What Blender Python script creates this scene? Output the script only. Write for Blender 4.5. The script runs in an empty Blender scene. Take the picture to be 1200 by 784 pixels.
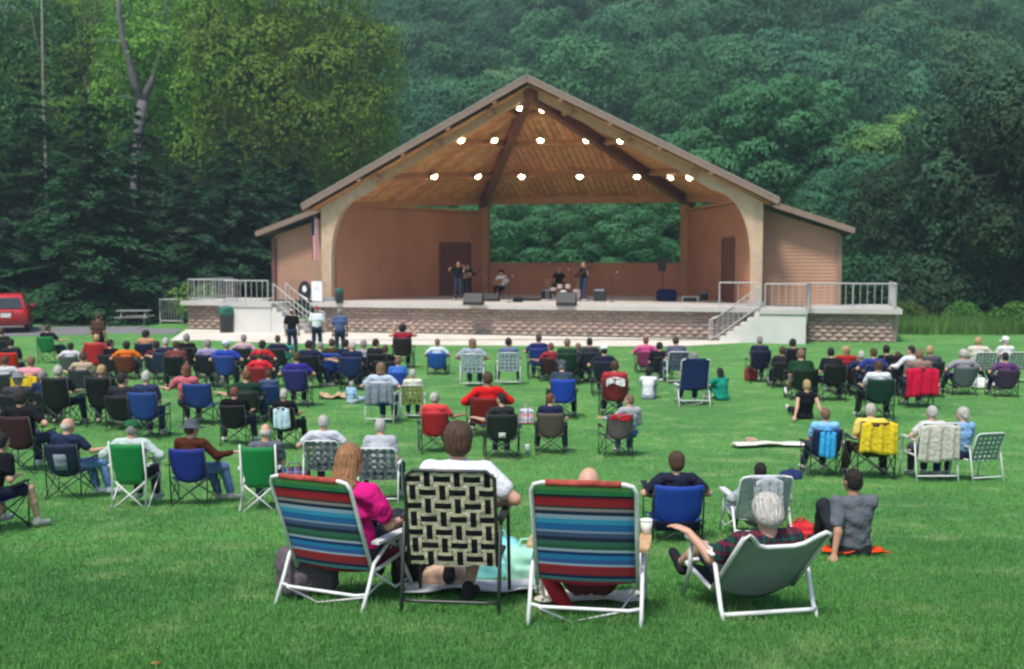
import bpy, bmesh, math, random
import numpy as np
from mathutils import Vector, Matrix, Euler
R = math.radians
random.seed(7); RNG = np.random.default_rng(11)
S = bpy.context.scene
COL = S.collection

# ------------------------------------------------------------------ camera, world, sun, exposure
F_PX, CAMZ, HOR = 1300.0, 3.6, 300.0           # focal length in 1200-px units, camera height over the stage-side lawn
PITCH = math.atan((392 - HOR) / F_PX)
cam_d = bpy.data.cameras.new('camera'); cam = bpy.data.objects.new('camera', cam_d); COL.objects.link(cam)
cam_d.sensor_width = 36; cam_d.lens = 36 * F_PX / 1200; cam_d.clip_start = .1; cam_d.clip_end = 2500
cam.location = (0, 0, CAMZ); cam.rotation_euler = (math.pi / 2 - PITCH, 0, 0)
cam_d.dof.use_dof = True; cam_d.dof.focus_distance = 8.5; cam_d.dof.aperture_fstop = 2.6
S.camera = cam
SUN_EL, SUN_AZ = 60, 208                       # a soft high sun behind the audience, veiled by cloud
W = bpy.data.worlds.new('World'); S.world = W; W.use_nodes = True
nt = W.node_tree; bg = nt.nodes['Background']
sky = nt.nodes.new('ShaderNodeTexSky'); sky.sky_type = 'NISHITA'; sky.sun_disc = False
sky.sun_elevation = R(SUN_EL); sky.sun_rotation = R(SUN_AZ); sky.dust_density = 2.0; sky.air_density = 1.0
nt.links.new(sky.outputs[0], bg.inputs[0]); bg.inputs[1].default_value = 0.105
sl = bpy.data.lights.new('sun', 'SUN'); sl.energy = 2.5; sl.angle = R(10); sl.color = (1, .95, .88)
so = bpy.data.objects.new('sun', sl); COL.objects.link(so)
_d = Vector((math.sin(R(SUN_AZ)) * math.cos(R(SUN_EL)), math.cos(R(SUN_AZ)) * math.cos(R(SUN_EL)), math.sin(R(SUN_EL))))
so.rotation_euler = _d.to_track_quat('Z', 'Y').to_euler(); so.location = (-20, -20, 40)
vs = S.view_settings; vs.view_transform = 'Standard'; vs.look = 'None'; vs.exposure = 0.85; vs.gamma = 1
S.render.engine = 'CYCLES'
S.cycles.use_denoising = True
S.cycles.max_bounces = 6; S.cycles.diffuse_bounces = 3; S.cycles.glossy_bounces = 2
S.cycles.transmission_bounces = 3; S.cycles.transparent_max_bounces = 6; S.cycles.volume_bounces = 0
S.cycles.filter_width = 2.3; S.cycles.caustics_reflective = False; S.cycles.caustics_refractive = False

# ------------------------------------------------------------------ terrain profile and picking helpers
PY = [-60, 0, 7, 11.3, 16.2, 19.4, 28, 40, 92, 400]
PZ = [2.6, 1.95, 1.25, .66, .26, .14, .06, 0, 0, 0]
def ground(x, y):
    return float(np.interp(y, PY, PZ))
def ray(u, v):
    c, s = math.cos(PITCH), math.sin(PITCH); a = (u - 600) / F_PX; b = (392 - v) / F_PX
    return Vector((a, c + b * s, -s + b * c))
def at(u, v, Y):                                # point on the ray at depth Y
    d = ray(u, v); return Vector((0, 0, CAMZ)) + d * (Y / d.y)
def gp(u, v):                                   # where the ray meets the ground
    lo, hi = 2.0, 90.0; d = ray(u, v)
    for _ in range(50):
        m = (lo + hi) / 2; p = CAMZ + d.z * m / d.y
        if p > ground(0, m): lo = m
        else: hi = m
    p = at(u, v, lo); p.z = ground(p.x, p.y); return p
def hp(u, v, H):                                # ground point below a head top seen at (u, v), H metres tall
    d = ray(u, v); lo = 80.0
    while lo > 6 and CAMZ + d.z * lo / d.y < ground(0, lo) + H: lo -= .03
    p = at(u, v, lo); p.z = ground(p.x, p.y); return p

# ------------------------------------------------------------------ materials
MATS = {}
def lin(c):
    if isinstance(c, str):
        c = tuple(int(c[i:i + 2], 16) / 255 for i in (0, 2, 4))
        c = tuple(((v + .055) / 1.055) ** 2.4 if v > .04045 else v / 12.92 for v in c)
    return tuple(c)
def mat(name, color, rough=.8, var=.12, scale=8., bump=0., bscale=60., metal=0., rnd=0., spec=.3, trans=0., coord='Object', detail=4):
    if name in MATS: return MATS[name]
    m = bpy.data.materials.new(name); m.use_nodes = True; n = m.node_tree; N = n.nodes; L = n.links
    b = N['Principled BSDF']; b.inputs['Roughness'].default_value = rough; b.inputs['Metallic'].default_value = metal
    b.inputs['Specular IOR Level'].default_value = spec
    c = lin(color)
    tc = N.new('ShaderNodeTexCoord')
    t = N.new('ShaderNodeTexNoise'); t.inputs['Scale'].default_value = scale; t.inputs['Detail'].default_value = detail
    L.new(tc.outputs[coord], t.inputs[0])
    mr = N.new('ShaderNodeMapRange'); mr.inputs[1].default_value = .3; mr.inputs[2].default_value = .7
    mr.inputs[3].default_value = 1 - var; mr.inputs[4].default_value = 1 + var; L.new(t.outputs[0], mr.inputs[0])
    h = N.new('ShaderNodeHueSaturation'); h.inputs['Color'].default_value = (*c, 1); L.new(mr.outputs[0], h.inputs['Value'])
    if rnd:
        oi = N.new('ShaderNodeObjectInfo')
        r1 = N.new('ShaderNodeMapRange'); r1.inputs[3].default_value = .5 - rnd * .03; r1.inputs[4].default_value = .5 + rnd * .03
        L.new(oi.outputs['Random'], r1.inputs[0]); L.new(r1.outputs[0], h.inputs['Hue'])
        mm = N.new('ShaderNodeMath'); mm.operation = 'MULTIPLY'
        wn = N.new('ShaderNodeTexWhiteNoise'); wn.noise_dimensions = '1D'; L.new(oi.outputs['Random'], wn.inputs['W'])
        r2 = N.new('ShaderNodeMapRange'); r2.inputs[3].default_value = 1 - rnd * .4; r2.inputs[4].default_value = 1 + rnd * .4
        L.new(wn.outputs[0], r2.inputs[0]); L.new(r2.outputs[0], mm.inputs[0]); L.new(mr.outputs[0], mm.inputs[1]); L.new(mm.outputs[0], h.inputs['Value'])
    L.new(h.outputs[0], b.inputs['Base Color'])
    if bump:
        t2 = N.new('ShaderNodeTexNoise'); t2.inputs['Scale'].default_value = bscale; L.new(tc.outputs[coord], t2.inputs[0])
        bp = N.new('ShaderNodeBump'); bp.inputs['Strength'].default_value = bump; bp.inputs['Distance'].default_value = .02
        L.new(t2.outputs[0], bp.inputs['Height']); L.new(bp.outputs[0], b.inputs['Normal'])
    if trans:
        tr = N.new('ShaderNodeBsdfTranslucent'); L.new(h.outputs[0], tr.inputs[0]); mx = N.new('ShaderNodeMixShader'); mx.inputs[0].default_value = trans
        L.new(b.outputs[0], mx.inputs[1]); L.new(tr.outputs[0], mx.inputs[2]); L.new(mx.outputs[0], N['Material Output'].inputs[0])
    MATS[name] = m; return m
def cloth(hexc): return mat('cloth_' + hexc, hexc, .9, .13, 9, 1.0, 17, spec=.15)
def nylon(hexc): return mat('nylon_' + hexc, hexc, .55, .08, 6, .2, 300, spec=.35)
def ramp_mat(name, axis, stops, rough=.85, weave=True):
    """flat print: colour bands along one UV axis"""
    if name in MATS: return MATS[name]
    m = bpy.data.materials.new(name); m.use_nodes = True; N = m.node_tree.nodes; L = m.node_tree.links
    b = N['Principled BSDF']; b.inputs['Roughness'].default_value = rough; b.inputs['Specular IOR Level'].default_value = .2
    tc = N.new('ShaderNodeTexCoord'); sp = N.new('ShaderNodeSeparateXYZ'); L.new(tc.outputs['UV'], sp.inputs[0])
    cr = N.new('ShaderNodeValToRGB'); cr.color_ramp.interpolation = 'LINEAR'
    L.new(sp.outputs[axis], cr.inputs[0]); e = cr.color_ramp.elements
    pts = []
    for i, (p, c) in enumerate(stops):
        nxt = stops[i + 1][0] if i + 1 < len(stops) else 1
        pts += [(p + .004, c), (nxt - .004, c)]
    pts = pts[:32]
    e[0].position = pts[0][0]; e[0].color = (*lin(pts[0][1]), 1); e[1].position = pts[-1][0]; e[1].color = (*lin(pts[-1][1]), 1)
    for p, c in pts[1:-1]:
        k = e.new(p); k.color = (*lin(c), 1)
    t = N.new('ShaderNodeTexNoise'); t.inputs['Scale'].default_value = 14; L.new(tc.outputs['Object'], t.inputs[0])
    mr = N.new('ShaderNodeMapRange'); mr.inputs[3].default_value = .8; mr.inputs[4].default_value = 1.15; L.new(t.outputs[0], mr.inputs[0])
    h = N.new('ShaderNodeHueSaturation'); L.new(cr.outputs[0], h.inputs['Color']); L.new(mr.outputs[0], h.inputs['Value'])
    L.new(h.outputs[0], b.inputs['Base Color']); MATS[name] = m; return m
def plaid_mat(name, base, c1, c2, n=5, check=False):
    if name in MATS: return MATS[name]
    m = bpy.data.materials.new(name); m.use_nodes = True; N = m.node_tree.nodes; L = m.node_tree.links
    b = N['Principled BSDF']; b.inputs['Roughness'].default_value = .85; b.inputs['Specular IOR Level'].default_value = .15
    tc = N.new('ShaderNodeTexCoord'); sp = N.new('ShaderNodeSeparateXYZ'); L.new(tc.outputs['UV' if not check else 'Object'], sp.inputs[0])
    col = None; prev = (*lin(base), 1)
    for ax, c, ph, wd in ((0, c1, 0, .35), (1 if not check else 2, c2, .0, .35), (0, c2, .5, .15), (1 if not check else 2, c1, .5, .15)):
        a = N.new('ShaderNodeMath'); a.operation = 'MULTIPLY_ADD'; a.inputs[1].default_value = n; a.inputs[2].default_value = ph; L.new(sp.outputs[ax], a.inputs[0])
        fr = N.new('ShaderNodeMath'); fr.operation = 'FRACT'; L.new(a.outputs[0], fr.inputs[0])
        lt = N.new('ShaderNodeMath'); lt.operation = 'LESS_THAN'; lt.inputs[1].default_value = wd; L.new(fr.outputs[0], lt.inputs[0])
        fm = N.new('ShaderNodeMath'); fm.operation = 'MULTIPLY'; fm.inputs[1].default_value = .55; L.new(lt.outputs[0], fm.inputs[0])
        mx = N.new('ShaderNodeMixRGB'); L.new(fm.outputs[0], mx.inputs[0])
        if col: L.new(col, mx.inputs[1])
        else: mx.inputs[1].default_value = prev
        mx.inputs[2].default_value = (*lin(c), 1); col = mx.outputs[0]
    L.new(col, b.inputs['Base Color']); MATS[name] = m; return m
def emit(name, color, strength):
    if name in MATS: return MATS[name]
    m = bpy.data.materials.new(name); m.use_nodes = True; b = m.node_tree.nodes['Principled BSDF']
    b.inputs['Base Color'].default_value = (*color, 1); b.inputs['Emission Color'].default_value = (*color, 1); b.inputs['Emission Strength'].default_value = strength
    MATS[name] = m; return m
SKIN = mat('skin', (.52, .30, .21), .55, .06, 12, 0, 1, spec=.35)
SKIN2 = mat('skin_tanned', (.36, .19, .12), .55, .06, 12, spec=.35)
DARK = mat('black_plastic', (.02, .02, .022), .5, .1, 5)
WHITEM = mat('white_metal', (.64, .65, .64), .38, .12, 7, spec=.5)
GREYM = mat('grey_metal', (.30, .31, .32), .4, .08, 5, spec=.5)
BLACKM = mat('black_metal', (.025, .03, .028), .4, .08, 5, spec=.5)
WOODARM = mat('varnished_wood', (.52, .33, .17), .45, .15, 12)

# ------------------------------------------------------------------ mesh builder
class MB:
    def __init__(s): s.v = []; s.f = []; s.m = []; s.uv = {}
    def add(s, vs_, fs, mi=0, uvs=None):
        o = len(s.v); s.v += [tuple(p) for p in vs_]
        for k, f in enumerate(fs):
            if uvs: s.uv[len(s.f)] = [uvs[i] for i in f]
            s.f.append([i + o for i in f]); s.m.append(mi)
        return s
    def box(s, c, d, rot=None, mi=0):
        x, y, z = d[0] / 2, d[1] / 2, d[2] / 2; P = [Vector(p) for p in ((-x, -y, -z), (x, -y, -z), (x, y, -z), (-x, y, -z), (-x, -y, z), (x, -y, z), (x, y, z), (-x, y, z))]
        if rot is not None:
            if not isinstance(rot, Matrix): rot = Euler(rot).to_matrix()
            P = [rot @ p for p in P]
        return s.add([p + Vector(c) for p in P], [(0, 3, 2, 1), (4, 5, 6, 7), (0, 1, 5, 4), (1, 2, 6, 5), (2, 3, 7, 6), (3, 0, 4, 7)], mi)
    def bar(s, a, b, w, h, mi=0, up=(0, 0, 1)):
        a = Vector(a); b = Vector(b); d = (b - a); l = d.length; d.normalize(); u = Vector(up)
        if abs(d.dot(u)) > .98: u = Vector((0, 1, 0))
        x = d.cross(u).normalized(); z = x.cross(d)
        return s.box((a + b) / 2, (w, l, h), Matrix((x, d, z)).transposed(), mi)
    def tube(s, pts, r, n=8, mi=0, closed=False, cap=True):
        pts = [Vector(p) for p in pts]; rs = r if isinstance(r, (list, tuple)) else [r] * len(pts); N = len(pts); V = []; up = Vector((0.13, .21, .97))
        prevx = None
        for i, p in enumerate(pts):
            if closed: d = pts[(i + 1) % N] - pts[i - 1]
            else: d = pts[min(i + 1, N - 1)] - pts[max(i - 1, 0)]
            d.normalize()
            if prevx is None: x = d.cross(up if abs(d.dot(up)) < .95 else Vector((1, 0, 0))).normalized()
            else: x = (prevx - d * prevx.dot(d)).normalized()
            prevx = x; y = d.cross(x)
            for k in range(n):
                a = 2 * math.pi * k / n; V.append(p + (x * math.cos(a) + y * math.sin(a)) * rs[i])
        Fs = []
        for i in range(N if closed else N - 1):
            for k in range(n):
                a, b = i * n + k, i * n + (k + 1) % n; c, d = ((i + 1) % N) * n + (k + 1) % n, ((i + 1) % N) * n + k; Fs.append((a, b, c, d))
        if cap and not closed: Fs += [tuple(range(n))[::-1], tuple((N - 1) * n + k for k in range(n))]
        return s.add(V, Fs, mi)
    def ell(s, c, r, n=12, m=8, rot=None, mi=0):
        V = []; c = Vector(c); rx, ry, rz = (r, r, r) if not hasattr(r, '__len__') else r
        for i in range(m + 1):
            t = math.pi * i / m
            for k in range(n):
                a = 2 * math.pi * k / n; p = Vector((rx * math.sin(t) * math.cos(a), ry * math.sin(t) * math.sin(a), rz * math.cos(t)))
                if rot is not None: p = rot @ p
                V.append(c + p)
        return s.add(V, [((i + 1) * n + k, (i + 1) * n + (k + 1) % n, i * n + (k + 1) % n, i * n + k) for i in range(m) for k in range(n)], mi)
    def lathe(s, c, prof, n=16, mi=0, rot=None):
        V = []; c = Vector(c)
        for r_, z in prof:
            for k in range(n):
                a = 2 * math.pi * k / n; p = Vector((r_ * math.cos(a), r_ * math.sin(a), z))
                if rot is not None: p = rot @ p
                V.append(c + p)
        m = len(prof)
        Fs = [(i * n + k, i * n + (k + 1) % n, (i + 1) * n + (k + 1) % n, (i + 1) * n + k) for i in range(m - 1) for k in range(n)]
        Fs += [tuple(range(n))[::-1], tuple((m - 1) * n + k for k in range(n))]
        return s.add(V, Fs, mi)
    def prism(s, poly, off, mi=0):
        """planar polygon (3-D points) pushed by the vector off"""
        P = [Vector(p) for p in poly]; o = Vector(off); n = len(P)
        return s.add(P + [p + o for p in P], [tuple(range(n))[::-1], tuple(range(n, 2 * n))] + [(i, (i + 1) % n, n + (i + 1) % n, n + i) for i in range(n)], mi)
    def grid(s, fn, nu, nv, thick=0, mi=0):
        """surface fn(a,b)->point, a,b in 0..1, with UVs; thick pushes a second side along the normal"""
        P = [[Vector(fn(i / nu, j / nv)) for j in range(nv + 1)] for i in range(nu + 1)]
        V = [p for row in P for p in row]; UV = [(i / nu, j / nv) for i in range(nu + 1) for j in range(nv + 1)]
        idx = lambda i, j: i * (nv + 1) + j
        Fs = [(idx(i, j), idx(i + 1, j), idx(i + 1, j + 1), idx(i, j + 1)) for i in range(nu) for j in range(nv)]
        if thick:
            nn = (P[nu][0] - P[0][0]).cross(P[0][nv] - P[0][0]).normalized() * thick; k = len(V)
            V2 = [v + nn for v in V]; F2 = [tuple(q + k for q in f)[::-1] for f in Fs]
            E = []
            for i in range(nu): E += [(idx(i, 0), idx(i, 0) + k, idx(i + 1, 0) + k, idx(i + 1, 0)), (idx(i, nv), idx(i + 1, nv), idx(i + 1, nv) + k, idx(i, nv) + k)]
            for j in range(nv): E += [(idx(0, j), idx(0, j + 1), idx(0, j + 1) + k, idx(0, j) + k), (idx(nu, j), idx(nu, j) + k, idx(nu, j + 1) + k, idx(nu, j + 1))]
            V += V2; UV += UV; Fs += F2 + E
        return s.add(V, Fs, mi, UV)
    def mesh(s, name, smooth=False):
        me = bpy.data.meshes.new(name); me.from_pydata([tuple(v) for v in s.v], [], s.f)
        if any(s.m): me.polygons.foreach_set('material_index', s.m)
        if s.uv:
            uv = me.uv_layers.new(name='UVMap').data; k = 0
            for i, f in enumerate(s.f):
                q = s.uv.get(i)
                for j in range(len(f)):
                    if q: uv[k].uv = q[j]
                    k += 1
        if smooth: me.polygons.foreach_set('use_smooth', [True] * len(s.f))
        me.update(); return me
    def build(s, name, mats, parent=None, smooth=False, loc=None, rot=None):
        return link(name, s.mesh(name, smooth), mats, parent, loc, rot)
def link(name, me, mats=None, parent=None, loc=None, rot=None, scale=None):
    o = bpy.data.objects.new(name, me); COL.objects.link(o)
    if mats is not None:
        if not isinstance(mats, (list, tuple)): mats = [mats]
        while len(me.materials) < len(mats): me.materials.append(None)
        for i, m in enumerate(mats):
            o.material_slots[i].link = 'OBJECT'; o.material_slots[i].material = m
    if parent is not None: o.parent = parent
    if loc is not None: o.location = loc
    if rot is not None: o.rotation_euler = rot
    if scale is not None: o.scale = scale
    return o
def tag(o, label=None, cat=None, group=None, kind=None):
    if label: o['label'] = label
    if cat: o['category'] = cat
    if group: o['group'] = group
    if kind: o['kind'] = kind
    return o
def empty(name, loc=(0, 0, 0), rz=0, label=None, cat=None, group=None, kind=None):
    o = bpy.data.objects.new(name, None); COL.objects.link(o); o.location = loc; o.rotation_euler = (0, 0, rz); o.empty_display_size = .2
    return tag(o, label, cat, group, kind)
class Kit:
    """a thing built once: entries (name, mesh, roles, parent index); every copy shares the meshes"""
    def __init__(s): s.e = []
    def part(s, name, mb, role, smooth=False, parent=None):
        me = mb if isinstance(mb, bpy.types.Mesh) else mb.mesh(name, smooth)
        s.e.append((name, me, role if isinstance(role, tuple) else (role,), parent)); return len(s.e) - 1
    def place(s, root, mats):
        out = []
        for name, me, roles, par in s.e:
            out.append(link(name, me, [mats.get(r, MATS.get(r)) for r in roles], root if par is None else out[par]))
        return out
def fast_mesh(name, V, Fq, smooth=False):
    V = np.asarray(V, np.float32); Fq = np.asarray(Fq, np.int32); k = Fq.shape[1]
    me = bpy.data.meshes.new(name); me.vertices.add(len(V)); me.vertices.foreach_set('co', V.ravel())
    me.loops.add(Fq.size); me.loops.foreach_set('vertex_index', Fq.ravel()); me.polygons.add(len(Fq))
    me.polygons.foreach_set('loop_start', np.arange(0, Fq.size, k, dtype=np.int32)); me.polygons.foreach_set('loop_total', np.full(len(Fq), k, np.int32))
    if smooth: me.polygons.foreach_set('use_smooth', np.ones(len(Fq), bool))
    me.update(calc_edges=True); me.validate(); return me
# ------------------------------------------------------------------ smooth implicit bodies (one continuous surface each)
def sdf_mesh(name, prims, vox, k=.03, wr=0., wf=30., cut=None, strand=0.):
    lo = np.array([1e9] * 3); hi = -lo
    for p in prims:
        for q, r in zip(p['pts'], p['rad']):
            lo = np.minimum(lo, np.array(q) - r); hi = np.maximum(hi, np.array(q) + r)
    lo -= vox * 3; hi += vox * 3; n = np.ceil((hi - lo) / vox).astype(int) + 1
    F = np.full(n, .5, np.float32); ax = [lo[i] + vox * np.arange(n[i]) for i in range(3)]
    for p in prims:
        pl = np.min([np.array(q) - r for q, r in zip(p['pts'], p['rad'])], axis=0) - k - vox * 3; ph = np.max([np.array(q) + r for q, r in zip(p['pts'], p['rad'])], axis=0) + k + vox * 3
        a = np.clip(((pl - lo) / vox).astype(int), 0, n - 1); b = np.clip(((ph - lo) / vox).astype(int) + 1, 1, n)
        sl_ = tuple(slice(a[i], b[i]) for i in range(3))
        X = ax[0][sl_[0]][:, None, None]; Y = ax[1][sl_[1]][None, :, None]; Z = ax[2][sl_[2]][None, None, :]
        if p['t'] == 'cap':
            A = np.array(p['a']); B = np.array(p['b']); d = B - A; L2 = max(d @ d, 1e-9); r0, r1 = p['r']
            t = np.clip(((X - A[0]) * d[0] + (Y - A[1]) * d[1] + (Z - A[2]) * d[2]) / L2, 0, 1)
            dx, dy, dz = X - A[0] - t * d[0], Y - A[1] - t * d[1], Z - A[2] - t * d[2]
            if p.get('flat'):                    # elliptical section: lateral axis e, depth scale
                e = np.array(p['e']); w0, w1 = p['w']
                le = dx * e[0] + dy * e[1] + dz * e[2]; rr = r0 + (r1 - r0) * t; ww = w0 + (w1 - w0) * t
                oth = np.maximum(dx * dx + dy * dy + dz * dz - le * le, 0)
                D = (np.sqrt((le / ww) ** 2 + oth / rr ** 2) - 1) * rr
            else: D = np.sqrt(dx * dx + dy * dy + dz * dz) - (r0 + (r1 - r0) * t)
        elif p['t'] == 'rbox':
            C = p['c']; b_ = p['b']; rr = p['rr']; qx, qy, qz = np.abs(X - C[0]) - b_[0] + rr, np.abs(Y - C[1]) - b_[1] + rr, np.abs(Z - C[2]) - b_[2] + rr
            D = np.sqrt(np.maximum(qx, 0) ** 2 + np.maximum(qy, 0) ** 2 + np.maximum(qz, 0) ** 2) + np.minimum(np.maximum(np.maximum(qx, qy), qz), 0) - rr
        else:
            C = p['c']; r = p['r']; M = p.get('M'); dx, dy, dz = X - C[0], Y - C[1], Z - C[2]
            if M is not None:
                dx, dy, dz = [M[0][i] * dx + M[1][i] * dy + M[2][i] * dz for i in range(3)]
            D = (np.sqrt((dx / r[0]) ** 2 + (dy / r[1]) ** 2 + (dz / r[2]) ** 2) - 1) * min(r)
        G = F[sl_]; kk = p.get('k', k)
        h = np.maximum(kk - np.abs(G - D), 0) / kk; F[sl_] = np.minimum(G, D) - h * h * kk * .25
    if wr:
        X, Y, Z = np.meshgrid(*ax, indexing='ij', sparse=True)
        F += wr * (np.sin(X * wf + 2 * np.sin(Z * wf * .6)) * np.sin(Z * wf * .8 + 1.3 * np.sin(Y * wf * .7)) + .5 * np.sin(Z * wf * 2 + X * wf))
    if strand:
        X, Y, Z = np.meshgrid(*ax, indexing='ij', sparse=True); th = np.arctan2(X + .2 * np.sin(Z * 9) * .05, Y + .02)
        F += strand * (np.sin(th * 23 + 3 * np.sin(Z * 14)) * .6 + np.sin(th * 47 + 5 * np.sin(Z * 23 + 1)) * .4)
    if cut is not None:
        X, Y, Z = np.meshgrid(*ax, indexing='ij', sparse=True)
        for (nx, ny, nz, d) in cut: F = np.maximum(F, nx * X + ny * Y + nz * Z - d)
    return nets(name, F, lo, vox)
def nets(name, F, lo, vox):
    nx, ny, nz = F.shape; acc = np.zeros((nx - 1, ny - 1, nz - 1, 3), np.float32); cnt = np.zeros((nx - 1, ny - 1, nz - 1), np.float32); edges = []
    Sg = F < 0
    for a in range(3):
        s0 = [slice(None)] * 3; s1 = [slice(None)] * 3; s0[a] = slice(0, -1); s1[a] = slice(1, None)
        A, B = Sg[tuple(s0)], Sg[tuple(s1)]; I = np.argwhere(A != B)
        f0 = F[tuple(s0)][tuple(I.T)]; f1 = F[tuple(s1)][tuple(I.T)]; t = f0 / (f0 - f1); pos = I.astype(np.float32); pos[:, a] += t
        b, c = [(1, 2), (2, 0), (0, 1)][a]
        ok = (I[:, b] > 0) & (I[:, c] > 0) & (I[:, b] < F.shape[b] - 1) & (I[:, c] < F.shape[c] - 1)
        I = I[ok]; pos = pos[ok]; inside = A[tuple(I.T)]
        quad = []
        for db, dc in ((0, 0), (-1, 0), (-1, -1), (0, -1)):
            J = I.copy(); J[:, b] += db; J[:, c] += dc; quad.append(J)
            np.add.at(acc, tuple(J.T), pos); np.add.at(cnt, tuple(J.T), 1)
        edges.append((quad, inside))
    act = cnt > 0; idx = np.full(cnt.shape, -1, np.int64); idx[act] = np.arange(act.sum())
    V = acc[act] / cnt[act][:, None] * vox + lo; Q = []
    for quad, inside in edges:
        q = np.stack([idx[tuple(J.T)] for J in quad], 1); q[~inside] = q[~inside][:, ::-1]; Q.append(q)
    return fast_mesh(name, V, np.concatenate(Q), True)
def cap(a, b, r0, r1=None, w=None, e=(1, 0, 0), k=None):
    r1 = r0 if r1 is None else r1; p = dict(t='cap', a=tuple(a), b=tuple(b), r=(r0, r1), pts=[tuple(a), tuple(b)], rad=[r0, r1])
    if w: p.update(flat=True, e=tuple(e), w=w, rad=[max(r0, w[0]), max(r1, w[1])])
    if k: p['k'] = k
    return p
def rbox(c, b, rr=.05): return dict(t='rbox', c=tuple(c), b=b, rr=rr, pts=[tuple(c)], rad=[max(b)])
def ell(c, r, M=None, k=None):
    p = dict(t='ell', c=tuple(c), r=r, pts=[tuple(c)], rad=[max(r)])
    if M is not None: p['M'] = [list(row) for row in M]
    if k: p['k'] = k
    return p

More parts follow.
